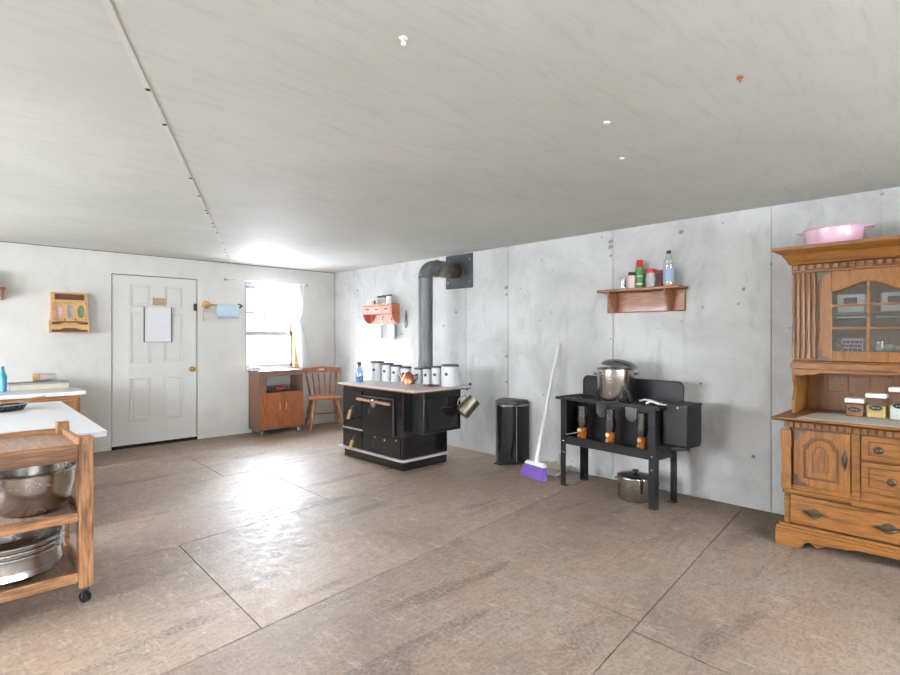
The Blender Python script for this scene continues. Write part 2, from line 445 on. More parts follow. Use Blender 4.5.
# floor: rows of large sheets laid a little askew
fb = MB(); tones = []
th = R(5.6); c_, s_ = math.cos(th), math.sin(th)
def sheet(u0, u1, v0, v1, tone, vc):
    g = 0.003
    pts = [(u0 + g, v0 + g), (u1 - g, v0 + g), (u1 - g, v1 - g), (u0 + g, v1 - g)]
    pts = [(u + 0.145 * (v - vc), v) for u, v in pts]
    pts = [(u * c_ - v * s_, u * s_ + v * c_) for u, v in pts]
    n0 = len(fb.bm.faces)
    fb.prism(pts, 'Z', -0.012, 0.0)
    tones.extend([tone] * (len(fb.bm.faces) - n0))
def uv(x, y): return (x * c_ + y * s_, -x * s_ + y * c_)
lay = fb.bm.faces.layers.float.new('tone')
vl = [-1.82, -3.206, -4.494, -5.791]
vl = [vl[0] + 1.29 * k for k in (4, 3, 2, 1)] + vl + [vl[-1] - 1.29 * k for k in (1, 2, 3, 4, 5)]
cross = {(-1.82 + 1.29): (-2.5, -1.4), -1.82: (-4.6, -2.6), -3.206: (-3.43, -4.2), -4.494: (-2.16, -5.5), -5.791: (-2.285, -6.2)}
for v1, v0 in zip(vl, vl[1:]):
    cx, cy = next((c for k, c in cross.items() if abs(k - v1) < 0.01), (-1.0 - 0.5 * (int(v1 * 10) % 4), v0))
    tone_row = 0.85 if v1 > -1.9 else (0.7 if v1 > -4.0 else 0.15)  # back rows paler, front darker: sheet tone plus reflected light put into colour
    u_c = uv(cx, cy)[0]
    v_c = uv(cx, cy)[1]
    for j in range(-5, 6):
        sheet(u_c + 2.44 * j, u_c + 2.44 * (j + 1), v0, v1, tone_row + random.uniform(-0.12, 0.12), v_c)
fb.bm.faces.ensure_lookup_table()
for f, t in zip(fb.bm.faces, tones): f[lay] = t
for co, no in (((RX, 0, 0), (1, 0, 0)), ((LX, 0, 0), (-1, 0, 0)), ((0, RY, 0), (0, 1, 0)), ((0, FY, 0), (0, -1, 0))):
    bmesh.ops.bisect_plane(fb.bm, geom=fb.bm.verts[:] + fb.bm.edges[:] + fb.bm.faces[:], plane_co=co, plane_no=no, clear_outer=True)
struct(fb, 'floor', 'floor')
struct(MB().box(LX - T, RX + T, FY - T, RY + T, -0.15, -0.0125), 'trim_1', 'void')

# ceiling in wide sheets
cb = MB()
xs = [LX, -5.35, -2.91, -1.67, RX]; ys = [FY, -7.35, -4.9, -2.45, RY]
for x0, x1 in zip(xs, xs[1:]):
    for y0, y1 in zip(ys, ys[1:]):
        cb.box(x0 + 0.0002, x1 - 0.0002, y0 + 0.0002, y1 - 0.0002, CZ, CZ + 0.012)
cb.box(LX - T, RX + T, FY - T, RY + T, CZ + 0.0125, CZ + 0.15)
struct(cb, 'ceiling', 'ceiling')

def wall(axis, plane, sgn, a0, a1, holes, z1=CZ, T=T):
    """wall slab around rectangular holes; holes = (a0,a1,z0,z1)"""
    b = MB()
    def bx(p0, p1, q0, q1):
        if p1 - p0 < 1e-4 or q1 - q0 < 1e-4: return
        if axis == 'Y': b.box(p0, p1, plane, plane + sgn * T, q0, q1)
        else: b.box(plane, plane + sgn * T, p0, p1, q0, q1)
    cur = a0
    for h in sorted(holes):
        bx(cur, h[0], -0.012, z1); bx(h[0], h[1], -0.012, h[2]); bx(h[0], h[1], h[3], z1); cur = h[1]
    bx(cur, a1, -0.012, z1)
    return b
DOOR = (-3.004, -2.046, -0.012, 2.06)
WIN = (-1.425, -0.655, 0.86, 2.06)
struct(wall('Y', RY, 1, LX, RX, [DOOR, WIN], T=0.15), 'wall_back', 'backwall')
lw = [(-4.55, -2.85, 0.85, 2.05), (-2.15, -0.95, 0.85, 2.05)]
struct(wall('X', LX, -1, FY - T, RY + T, lw), 'wall_left', 'backwall')
fw_ = [(-6.3, -4.5, 0.85, 2.05), (-3.0, -1.4, 0.85, 2.05)]
struct(wall('Y', FY, -1, LX, RX, fw_), 'wall_front', 'backwall')
# right wall: poured concrete in form-board lifts, fine joints between them
rb = MB()
js = [FY - T, -8.1, -7.4, -6.66, -6.008, -5.36, -4.71, -4.212, -3.459, -2.823, -2.2, -1.554, -0.99, -0.4, RY + T]
for a, b_ in zip(js, js[1:]):
    gp = {-4.71: 0.0035, -3.459: 0.003, -2.823: 0.0025, -6.008: 0.0015}
    rb.box(RX + (0.006 if b_ <= -6.0 else 0.0), RX + 0.05, a + gp.get(a, 0.0008), b_ - gp.get(b_, 0.0008), -0.012, CZ)
rb.box(RX + 0.05, RX + T, FY - T, RY + T, -0.012, CZ)
struct(rb, 'wall_right', 'concrete')
# joint lines with form-tie stains
for i, (a, lst) in enumerate(((-4.71, ((2.20, .028), (2.15, .03), (2.07, .02), (1.30, .012), (0.98, .012))), (-3.459, ((1.85, .03), (1.78, .02), (1.10, .02), (0.82, .02))), (-5.36, ((2.2, .025), (1.45, .01), (0.9, .012))))):
    b = MB()
    for z, r in lst:
        b.lathe((RX - 0.0012, a + 0.02, z), [(0, 0), (r * .7, 0.0004), (r, 0.004)], 9, (1, 0.1, 0.2))
    struct(b, 'trim_%d' % (i + 2), 'concrete2')

tb = MB(); tb.box(LX, RX - 0.0045, RY - 0.004, RY - 0.0005, CZ - 0.007, CZ - 0.0005).box(RX - 0.004, RX - 0.0005, RY - 0.004, RY - 0.0005, 0.001, CZ - 0.0005)
struct(tb, 'trim_6', 'antique')  # thin dark strips standing in for the shadow gap at ceiling and corner
# door (six panels)
db = MB()
dx0, dx1, dz0, dz1 = -2.996, -2.054, 0.036, 2.052
db.box(dx0, dx1, 0.012, 0.05, dz0, dz1)
PAN = []
for (x0, x1) in ((-2.80, -2.60), (-2.43, -2.235)):
    PAN += [(x0, x1, 1.70, 1.93), (x0, x1, 1.02, 1.60), (x0, x1, 0.32, 0.81)]
for x0, x1, z0, z1 in PAN:
    w = 0.014
    db.box(x0 - w, x1 + w, 0.001, 0.012, z1, z1 + w); db.box(x0 - w, x1 + w, 0.001, 0.012, z0 - w, z0)
    db.box(x0 - w, x0, 0.001, 0.012, z0, z1); db.box(x1, x1 + w, 0.001, 0.012, z0, z1)
    db.box(x0 + 0.022, x1 - 0.022, 0.003, 0.012, z0 + 0.022, z1 - 0.022)
door = struct(db, 'door_1', 'door', bevel=0.003)
kb = MB(); kb.lathe((-2.114, 0.012, 0.908), [(0.033, 0), (0.033, 0.006), (0.012, 0.010), (0.012, 0.035), (0.026, 0.045), (0.030, 0.058), (0.022, 0.072), (0, 0.075)], 20, (0, -1, 0))
h = kb.build('door_knob', 'brass', door, True)
h = MB().box(-2.092, -2.056, -0.006, 0.012, 1.655, 1.745).build('door_latch', 'antique', door, bevel=0.004)
struct(MB().box(DOOR[0], DOOR[1], 0.052, 0.10, -0.012, DOOR[3]).box(DOOR[0], DOOR[1], 0.004, 0.052, -0.012, 0.034), 'trim_5', 'void')

# window in the back wall
x0, x1, z0, z1 = WIN
TB = 0.15
wb = MB()
wb.box(x0, x0 + 0.02, 0.0, TB, z0, z1).box(x0 + 0.02, x1 - 0.03, 0.0, TB, z1 - 0.02, z1).box(x0 + 0.02, x1 - 0.03, -0.012, TB, z0, z0 + 0.02)
win = struct(wb, 'window_1', 'sash')
MB().box(x1 - 0.03, x1, -0.004, TB, z0, z1).box(x1, x1 + 0.045, -0.014, -0.001, z0, z1).build('window_jamb', 'bamboo', win)
yb = 0.07
sb = MB()
xa, xb = x0 + 0.02, x1 - 0.03
for za, zb, y in ((z0 + 0.02, 1.395, yb), (1.340, z1 - 0.02, yb + 0.03)):
    sb.box(xa, xa + 0.035, y, y + 0.028, za, zb).box(xb - 0.035, xb, y, y + 0.028, za, zb)
    sb.box(xa, xb, y, y + 0.028, za, za + 0.055).box(xa, xb, y, y + 0.028, zb - 0.055, zb)
sb.build('window_sash', 'sash', win)
MB().box(xa + 0.035, -1.085, yb + 0.035, yb + 0.05, 1.645, 1.667).box(-1.107, -1.085, yb + 0.035, yb + 0.05, 1.396, 1.645).build('window_muntin', 'greyplast', win)
MB().box(xa + 0.03, xb - 0.03, yb + 0.012, yb + 0.016, z0 + 0.05, 1.36).box(xa + 0.03, xb - 0.03, yb + 0.042, yb + 0.046, 1.37, z1 - 0.05).build('window_pane', 'pane', win)
# the windows out of frame
def far_window(name, axis, a0, a1, z0, z1, plane, sgn):
    def B(mb, p0, p1, q0, q1, d0, d1):
        if axis == 'Y': mb.box(p0, p1, plane + sgn * d0, plane + sgn * d1, q0, q1)
        else: mb.box(plane + sgn * d0, plane + sgn * d1, p0, p1, q0, q1)
    f = MB()
    B(f, a0, a0 + 0.05, z0, z1, 0.1, 0.16); B(f, a1 - 0.05, a1, z0, z1, 0.1, 0.16)
    B(f, a0 + 0.05, a1 - 0.05, z0, z0 + 0.05, 0.1, 0.16); B(f, a0 + 0.05, a1 - 0.05, z1 - 0.05, z1, 0.1, 0.16)
    m = (a0 + a1) / 2; B(f, m - 0.02, m + 0.02, z0 + 0.05, z1 - 0.05, 0.1, 0.16)
    w = struct(f, name, 'sash')
    p = MB(); B(p, a0 + 0.04, a1 - 0.04, z0 + 0.04, z1 - 0.04, 0.128, 0.132); p.build('window_pane', 'pane', w)
for i, hh in enumerate(lw): far_window('window_%d' % (i + 2), 'X', *hh, LX, -1)
for i, hh in enumerate(fw_): far_window('window_%d' % (i + 4), 'Y', *hh, FY, -1)

# ceiling seam tape with nail heads, hooks
p0, p1 = Vector((-4.179, -5.371, CZ)), Vector((-1.62, -0.02, CZ))
d = (p1 - p0); p0 = p0 - d * 0.25; d = p1 - p0; n = Vector((-d.y, d.x, 0)).normalized()
b = MB(); A = [p0 + n * 0.011, p0 - n * 0.011, p1 - n * 0.011, p1 + n * 0.011]
b.prism([(a.x, a.y) for a in A], 'Z', CZ - 0.003, CZ - 0.0002)
b.cyl((p1.x, p1.y + 0.008, CZ - 0.002), (p1.x + 0.03, p1.y + 0.010, CZ - 0.07), 0.006, 0.006, 8)
tp = tag(b.build('seam_tape', 'seam'), 'thin white tape strip running along the ceiling seam toward the window', 'tape')
nb = MB()
for t in (0.28, 0.33, 0.45, 0.51, 0.57, 0.585, 0.64, 0.66, 0.70, 0.78, 0.84, 0.87, 0.90, 0.92, 0.95):
    q = p0 + d * t; nb.lathe((q.x, q.y, CZ - 0.0028), [(0.011, 0), (0.008, 0.004), (0, 0.0045)], 8, (0, 0, -1))
o = nb.build('nail_head', 'antique'); o.parent = tp; o['kind'] = 'stuff'
def hook(x, y, m, label, k=1.0):
    b = MB((x, y, CZ))
    b.lathe((x, y, CZ), [(0.026 * k, 0), (0.024 * k, 0.006), (0.008 * k, 0.010), (0.005 * k, 0.016), (0, 0.016)], 12, (0, 0, -1))
    b.tube([(x + 0.014 * k * math.sin(R(a)), y, CZ - 0.026 * k + 0.014 * k * math.cos(R(a))) for a in range(0, 275, 25)], 0.004 * k + 0.001, 8)
    tag(b.build('ceiling_hook', m, smooth=True), label, 'hook', 'hooks in the ceiling')
hook(-3.432, -5.826, 'white', 'small white ceiling hook, the larger one nearest the middle of the ceiling', 0.6)
hook(-2.353, -6.514, 'copper', 'small rusty ceiling hook high above the wooden wall shelf', 0.45)
for x, y, l in ((-2.325, -5.945, 'small white nail cap in the ceiling, between the rusty hook and the stove pipe'), (-1.815, -5.752, 'small white nail cap in the ceiling close to the wooden wall shelf')):
    b = MB((x, y, CZ)); b.lathe((x, y, CZ), [(0.016, 0), (0.014, 0.007), (0.005, 0.011), (0, 0.012)], 12, (0, 0, -1))
    tag(b.build('nail_cap', 'white', smooth=True), l, 'nail cap')

# ------------------------------------------------------------------ hutch (local: X along the wall to the right, front -Y)
hu = thing('hutch', 'large honey oak hutch with arched glass doors against the concrete wall', 'hutch', (-0.02, -6.2, 0), R(-90))
W = 1.40; F = -0.60
b = MB()
b.box(0.045, W - 0.045, F + 0.02, 0, 0.12, 0.79)
b.box(0.044, 0.076, F, F + 0.02, 0.14, 0.79).box(W - 0.076, W - 0.044, F, F + 0.02, 0.14, 0.79)
b.box(0.392, 0.436, F, F + 0.02, 0.36, 0.75).box(W - 0.436, W - 0.392, F, F + 0.02, 0.36, 0.75)
b.box(0.076, 0.392, F, F + 0.02, 0.355, 0.39).box(W - 0.392, W - 0.076, F, F + 0.02, 0.355, 0.39)
b.build('lower_case', 'oakX', hu, bevel=0.003)
b = MB()     # plinth with cut-out foot brackets
out = [(0.0, 0.0), (0.135, 0.0)] + arc(0.185, 0.012, 0.032, 0.036, 180, 20, 8) + [(0.235, 0.026), (0.27, 0.05), (0.38, 0.058), (0.41, 0.07),
       (W - 0.41, 0.07), (W - 0.38, 0.058), (W - 0.27, 0.05), (W - 0.235, 0.026)] + arc(W - 0.185, 0.012, 0.032, 0.036, 160, 0, 8) + [(W - 0.135, 0.0), (W, 0.0), (W, 0.105), (0, 0.105)]
b.prism(out, 'Y', F - 0.035, F - 0.010)
for x in (0, W - 0.025): b.box(x, x + 0.025, F - 0.010, 0, 0, 0.105)
b.box(0.005, W - 0.005, F - 0.030, 0, 0.105, 0.122).box(0.018, W - 0.018, F - 0.018, 0, 0.122, 0.138)
b.build('plinth', 'oakX', hu, bevel=0.004)
b = MB()     # waist moulding, centre stepping forward
b.box(0.035, W - 0.035, F - 0.012, F, 0.332, 0.352).box(0.038, W - 0.038, F - 0.020, F, 0.352, 0.362).box(0.395, W - 0.395, F - 0.034, F - 0.012, 0.330, 0.358)
b.build('waist_moulding', 'oakX', hu, bevel=0.004)
for x in (0.034, W - 0.034 - 0.05):     # side posts of the base
    b = MB(); b.box(x, x + 0.05, F - 0.014, F, 0.362, 0.735); b.box(x - 0.004, x + 0.054, F - 0.020, F - 0.014, 0.62, 0.735); b.box(x - 0.002, x + 0.052, F - 0.018, F - 0.014, 0.362, 0.45)
    b.build('post', 'oakZ', hu, bevel=0.004)
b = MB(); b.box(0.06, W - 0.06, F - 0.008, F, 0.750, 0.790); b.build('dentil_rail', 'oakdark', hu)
b = MB()     # dentils below the counter
n = 34
for i in range(n):
    x = 0.085 + (W - 0.17) * i / (n - 1); b.box(x - 0.0125, x + 0.0125, F - 0.020, F - 0.0082, 0.758, 0.786)
b.build('dentil', 'oakX', hu, bevel=0.002)
b = MB(); b.prism([(F - 0.065, 0.815), (F - 0.068, 0.806), (F - 0.045, 0.796), (F - 0.030, 0.790), (0, 0.790), (0, 0.815)], 'X', -0.012, W + 0.012)
b.build('counter_top', 'oakX', hu, bevel=0.002)
def arch_panel(b, x0, x1, z0, z1, rise, y0, y1):
    m = (x0 + x1) / 2; w = (x1 - x0)
    top = [(x1, z1 - rise), (x1 - 0.06 * w, z1 - rise)] + [(m + w * 0.40 * math.cos(R(a)), z1 - rise + rise * math.sin(R(a)) ** 0.9) for a in range(8, 173, 12)] + [(x0 + 0.06 * w, z1 - rise), (x0, z1 - rise)]
    b.prism([(x0, z0), (x1, z0)] + top, 'Y', y0, y1)
def knob(parent, x, z, y):
    b = MB(); b.lathe((x, y, z), [(0.024, 0), (0.020, 0.004), (0.008, 0.008), (0.008, 0.018), (0.017, 0.024), (0.012, 0.032), (0, 0.034)], 8, (0, -1, 0))
    b.build('knob', 'antique', parent)
def pull(parent, x, z, y, vertical=False, s=1.0):
    o = [(-0.075, 0), (-0.055, 0.010), (-0.035, 0.012), (-0.018, 0.027), (0, 0.033), (0.018, 0.027), (0.035, 0.012), (0.055, 0.010), (0.075, 0), (0.055, -0.010), (0.035, -0.012), (0.018, -0.027), (0, -0.033), (-0.018, -0.027), (-0.035, -0.012), (-0.055, -0.010)]
    o = [(v * 0.55 * s, u * s) if vertical else (u * s, v * s) for u, v in o]
    b = MB(); b.prism([(x + u, z + v) for u, v in o], 'Y', y - 0.004, y)
    L = 0.04 * s
    pts = [(x + (0 if vertical else t * L), y - 0.006 - 0.018 * math.cos(t * PI / 2), z + (t * L if vertical else -0.008 * math.cos(t * PI / 2))) for t in (-1, -.6, -.2, .2, .6, 1)]
    b.tube(pts, 0.0055, 8); b.build('pull', 'antique', parent)
def corner_plate(parent, x, z, y, sx, sz):
    sx *= 1.3; sz *= 1.3
    b = MB(); b.prism([(x, z), (x + sx * 0.055, z), (x + sx * 0.045, z + sz * 0.014), (x + sx * 0.02, z + sz * 0.016), (x + sx * 0.016, z + sz * 0.02), (x + sx * 0.014, z + sz * 0.045), (x, z + sz * 0.055)], 'Y', y - 0.003, y)
    b.build('corner_bracket', 'antique', parent)
for side in (0, 1):
    a0, a1 = (0.10, 0.388) if side == 0 else (W - 0.388, W - 0.10)
    b = MB(); b.box(a0, a1, F - 0.016, F - 0.001, 0.394, 0.746)
    dr = b.build('door', 'oakZ', hu, bevel=0.004)
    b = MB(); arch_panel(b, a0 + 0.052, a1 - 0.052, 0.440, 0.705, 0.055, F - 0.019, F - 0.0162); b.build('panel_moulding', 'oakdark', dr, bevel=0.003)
    b = MB(); arch_panel(b, a0 + 0.066, a1 - 0.066, 0.456, 0.692, 0.06, F - 0.024, F - 0.0192); arch_panel(b, a0 + 0.104, a1 - 0.104, 0.494, 0.650, 0.045, F - 0.036, F - 0.024)
    b.build('raised_panel', 'oakZ', dr, bevel=0.006, seg=1)
    pull(dr, (a1 - 0.025) if side == 0 else (a0 + 0.025), 0.585, F - 0.016, True, 1.0)
    hx, sg = (a0 + 0.004, 1) if side == 0 else (a1 - 0.004, -1)
    corner_plate(dr, hx, 0.742, F - 0.016, sg, -1); corner_plate(dr, hx, 0.398, F - 0.016, sg, 1)
def drawer(x0, x1, z0, z1, pulls, big=False):
    b = MB(); b.box(x0, x1, F - 0.016, F - 0.001, z0, z1)
    dr = b.build('drawer', 'oakX', hu, bevel=0.005)
    m = 0.035
    if not big:
        b = MB(); b.box(x0 + m, x1 - m, F - 0.018, F - 0.016, z0 + m * 0.8, z1 - m * 0.8); b.build('drawer_panel', 'oakdark', dr, bevel=0.0015)
        b = MB(); b.box(x0 + m + 0.006, x1 - m - 0.006, F - 0.024, F - 0.018, z0 + m * 0.8 + 0.006, z1 - m * 0.8 - 0.006); b.build('drawer_panel', 'oakX', dr, bevel=0.002)
    for px, pz in pulls:
        if big: pull(dr, px, pz, F - 0.016)
        else: knob(dr, px, pz, F - 0.024)
drawer(0.440, 0.96, 0.606, 0.747, [(0.522, 0.671), (0.878, 0.671)])
drawer(0.440, 0.96, 0.420, 0.596, [(0.582, 0.499), (0.818, 0.499)])
drawer(0.079, 0.695, 0.150, 0.326, [(0.21, 0.232), (0.565, 0.230)], True)
drawer(0.705, 1.321, 0.150, 0.326, [(0.835, 0.230), (1.19, 0.232)], True)
# upper section
UF = -0.38
for x in (0.035, W - 0.053):
    b = MB()
    pr_ = [(UF, 1.10), (UF + 0.012, 1.03), (UF + 0.055, 0.985), (UF + 0.03, 0.935), (UF + 0.004, 0.90), (UF, 0.8155), (-0.0, 0.8155), (-0.0, 1.10)]
    b.prism(pr_, 'X', x, x + 0.018); b.box(x, x + 0.018, UF, 0, 1.10, 1.80)
    b.build('upper_side', 'oakZ', hu, bevel=0.002)
b = MB()
for i in range(11):
    xa = 0.053 + (W - 0.106) * i / 11; xe = 0.053 + (W - 0.106) * (i + 1) / 11
    b.box(xa + 0.002, xe - 0.002, -0.018, -0.004, 0.817, 1.79)
b.box(0.053, W - 0.053, -0.004, 0, 0.817, 1.79)
b.box(0.053, W - 0.053, -0.03, -0.018, 0.817, 0.945)
b.build('back_panel', 'oakback', hu)
b = MB(); b.box(0.030, W - 0.030, UF - 0.012, -0.018, 1.112, 1.155).box(0.034, W - 0.034, UF - 0.004, -0.018, 1.155, 1.166)
b.build('upper_bottom', 'oakX', hu, bevel=0.004)
b = MB()
ap = [(0.04, 1.112), (0.04, 1.066), (0.10, 1.066), (0.125, 1.075), (0.165, 1.075), (0.185, 1.088), (W / 2 - 0.06, 1.092), (W / 2 - 0.03, 1.07), (W / 2 + 0.03, 1.07), (W / 2 + 0.06, 1.092), (W - 0.185, 1.088), (W - 0.165, 1.075), (W - 0.125, 1.075), (W - 0.10, 1.066), (W - 0.04, 1.066), (W - 0.04, 1.112)]
b.prism(ap[::-1], 'Y', UF - 0.002, UF + 0.018); b.build('apron', 'oakX', hu, bevel=0.002)
for x in (0.053, W - 0.053 - 0.135):     # fluted pilasters
    b = MB(); b.box(x, x + 0.135, UF + 0.004, UF + 0.02, 1.166, 1.752)
    for i in range(4):
        u = x + 0.010 + i * 0.030; b.box(u + 0.001, u + 0.019, UF - 0.014, UF + 0.004, 1.180, 1.745)
    b.build('pilaster', 'oakZ', hu, bevel=0.005)
b = MB(); b.box(0.045, W - 0.045, UF, UF + 0.02, 1.748, 1.80); b.box(0.040, W - 0.040, UF - 0.016, UF, 1.748, 1.760)
b.box(0.05, W - 0.05, UF + 0.02, 0, 1.79, 1.80); b.build('frieze', 'oakX', hu, bevel=0.003)
MB().box(0.050, W - 0.050, UF - 0.003, UF - 0.0003, 1.7605, 1.7975).build('dentil_rail', 'oakdark', hu)
b = MB(); n = 30
for i in range(n):
    x = 0.06 + (W - 0.12) * i / (n - 1); b.box(x - 0.0135, x + 0.0135, UF - 0.018, UF - 0.0032, 1.767, 1.796)
o = b.build('dentil', 'oakX', hu, bevel=0.002)
# cornice: mitred cove along the front and both ends
prof = [(0.0, 1.798), (0.018, 1.806), (0.028, 1.830), (0.052, 1.868), (0.088, 1.890), (0.100, 1.896), (0.104, 1.918)]
b = MB(); rows = []
for dpt, z in prof:
    rows.append([b.V((0.040 - dpt, 0, z)), b.V((0.040 - dpt, UF - dpt, z)), b.V((W - 0.040 + dpt, UF - dpt, z)), b.V((W - 0.040 + dpt, 0, z))])
for A, B in zip(rows, rows[1:]):
    for i in range(3): b.bm.faces.new((A[i], A[i + 1], B[i + 1], B[i]))
b.bm.faces.new(rows[-1]); b.bm.faces.new(rows[0][::-1])
b.bm.faces.new([r[0] for r in rows][::-1] + []) if False else None
b.build('cornice', 'oakX', hu)
# glass doors
def glass_door(x0, x1, hinge_left):
    z0, z1 = 1.170, 1.746; gx0, gx1, gz0 = x0 + 0.068, x1 - 0.068, 1.234
    m = (gx0 + gx1) / 2; hw = (gx1 - gx0) / 2
    y0, y1 = UF - 0.018, UF + 0.002
    b = MB(); b.box(x0, gx0, y0, y1, z0, z1).box(gx1, x1, y0, y1, z0, z1).box(gx0, gx1, y0, y1, z0, gz0)
    curve = [(m + hw * t, 1.612 + 0.058 * (0.5 + 0.5 * math.cos(PI * t))) for t in [i / 10 - 1 for i in range(21)]]
    b.prism([(gx1, z1), (gx0, z1)] + curve, 'Y', y0, y1)
    d = b.build('door', 'oakZ', hu, bevel=0.003)
    b = MB(); ys = (y0 + 0.004, y1 - 0.006)
    b.box(m - 0.008, m + 0.008, ys[0], ys[1], gz0, 1.669)
    for z in (1.525, 1.380): b.box(gx0, gx1, ys[0], ys[1], z - 0.006, z + 0.006)
    b.tube([(u, y0 - 0.001, w) for u, w in curve], 0.005, 6)
    b.build('muntin', 'oakX', d)
    b = MB(); b.prism([(gx0, gz0), (gx1, gz0)] + curve[::-1], 'Y', y1 - 0.006, y1 - 0.003); b.build('pane', 'hutchpane', d)
    hx, sg = (x0 - 0.004, 1) if hinge_left else (x1 + 0.004, -1)
    corner_plate(d, hx, z1 - 0.003, y0, sg, -1); corner_plate(d, hx, z0 + 0.006, y0, sg, 1)
    knob(d, (x1 - 0.03) if hinge_left else (x0 + 0.03), 1.42, y0)
glass_door(0.192, 0.698, True); glass_door(0.702, W - 0.192, False)
b = MB(); b.box(0.053, W - 0.053, UF + 0.04, -0.018, 1.360, 1.376).box(0.053, W - 0.053, UF + 0.04, -0.018, 1.466, 1.480)
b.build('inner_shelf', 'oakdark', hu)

# things on and in the hutch, placed in its frame: hx along the hutch, hy depth
def HP(hx, hy, z): return (-0.02 + hy, -6.2 - hx, z)
b = MB(HP(0.7, -0.4, 0.8155))
q = [(-0.655, -6.315), (-0.41, -6.345), (-0.30, -6.36), (-0.22, -6.50), (-0.20, -7.3), (-0.22, -7.53), (-0.66, -7.53)]
b.prism(q[::-1], 'Z', 0.8155, 0.819)
tag(b.build('counter_mat', 'mat', bevel=0.001), 'pale grey mat laid on the hutch counter under the food canisters', 'mat')
def food_box(hx, hy, w, h, fillm, fh, label):
    p = HP(hx, hy, 0.8195)
    t = thing('food_canister', label, 'canister', p, R(-90), 'clear food canisters on the hutch counter')
    d = w * 0.85
    MB().box(-w / 2, w / 2, -d / 2, d / 2, 0, h).build('clear_body', 'glass', t, bevel=0.006)
    MB().box(-w / 2 + .004, w / 2 - .004, -d / 2 + .004, d / 2 - .004, 0.003, fh).build('contents', fillm, t, bevel=0.004)
    MB().box(-w / 2 - .004, w / 2 + .004, -d / 2 - .004, d / 2 + .004, h - 0.002, h + 0.026).build('lid', 'white', t, bevel=0.006)
    e = MB(); e.prism([(0.034 * math.cos(R(a)), h * 0.5 + 0.016 * math.sin(R(a))) for a in range(0, 360, 20)], 'Y', -d / 2 - 0.0025, -d / 2 - 0.0005); lb = e.build('label', 'black', t)
    e = MB()
    for i, ww in enumerate((0.010, 0.006, 0.009)): e.box(-0.02 + 0.014 * i, -0.02 + 0.014 * i + ww, -d / 2 - 0.0032, -d / 2 - 0.0025, h * .5 - 0.003, h * .5 + 0.004)
    e.build('lettering', 'greyplast', lb)
food_box(0.366, -0.29, 0.094, 0.088, 'brownfill', 0.075, 'small clear canister of brown contents with white lid and black label')
food_box(0.474, -0.29, 0.098, 0.128, 'yellow', 0.078, 'middle sized clear canister half full of yellow contents with white lid')
food_box(0.590, -0.29, 0.104, 0.172, 'flour', 0.088, 'tallest clear canister half full of white contents on the hutch counter')
def jar_round(name, loc, r, h, m, label, cat, group, lid=None, lidm=None, lab=None, lr=None):
    t = thing(name, label, cat, loc, 0, group)
    MB().lathe((0, 0, 0), [(0, 0), (r, 0), (r, h * 0.92), (r * 0.85, h), (0, h)], 20).build('body', m, t, True)
    if lid: MB().lathe((0, 0, h), [(0, 0), (lr or r * 0.9, 0), (lr or r * 0.9, lid), (0, lid)], 20).build('lid', lidm, t, True)
    if lab: MB().lathe((0, 0, h * 0.15), [(r + 0.001, 0), (r + 0.001, h * 0.6)], 20).build('label', lab, t, True)
    return t
# inside the hutch
def crock(hx, lab, body='white', w=0.14, h=0.118, hy=-0.27):
    p = HP(hx, hy, 1.4805); t = thing('storage_box', lab, 'box', p, R(-90), 'labelled boxes on the top hutch shelf')
    MB().box(-w / 2, w / 2, -0.05, 0.05, 0, h).build('body', body, t, bevel=0.008)
    MB().box(-w / 4, w / 4, -0.054, -0.0505, h * 0.45, h * 0.8).build('label', 'darklid', t)
crock(0.345, 'white storage box with dark label on the left of the top hutch shelf')
crock(0.565, 'white storage box with dark label behind the right half of the arched glass')
crock(0.455, 'small brown box between the two white boxes on the top hutch shelf', 'oakdark', 0.045, 0.075)
def bask(hx, lab, m):
    p = HP(hx, -0.26, 1.3765); t = thing('basket', lab, 'basket', p, R(-90), 'low containers on the middle hutch shelf')
    MB().box(-0.075, 0.075, -0.06, 0.06, 0, 0.066).build('body', m, t, bevel=0.01)
    MB().box(-0.08, 0.08, -0.065, 0.065, 0.0665, 0.080).build('rim', 'greyplast', t, bevel=0.004)
bask(0.35, 'grey woven basket on the middle shelf behind the hutch glass', 'castiron')
bask(0.55, 'brown lidded basket on the middle shelf behind the hutch glass', 'oakdark')
b = MB(HP(0.272, -0.31, 1.1665)); o_ = b.o
b.lathe(o_, [(0, 0), (0.03, 0), (0.032, 0.01), (0.016, 0.03), (0.028, 0.07), (0.034, 0.11), (0.020, 0.13), (0.032, 0.145), (0.03, 0.145), (0.018, 0.13), (0.031, 0.11), (0.026, 0.07), (0, 0.035)], 20)
tag(b.build('crystal_vase', 'crystal', smooth=True), 'clear crystal vase behind the lower left hutch pane', 'vase')
t = thing('sign', 'small lilac sign with dark lettering behind the lower hutch glass', 'sign', HP(0.352, -0.30, 1.1665), R(-90))
MB().box(-0.056, 0.056, -0.006, 0.006, 0, 0.15).build('board', 'sign', t)
b = MB()
rnd = random.Random(3)
for i, z in enumerate((0.125, 0.100, 0.075, 0.050, 0.022)):
    x = -0.050
    while x < 0.040:
        w = rnd.uniform(0.012, 0.026); b.box(x, min(x + w, 0.050), -0.0072, -0.006, z - 0.008, z + 0.008); x += w + 0.004
b.build('lettering', 'signink', t)
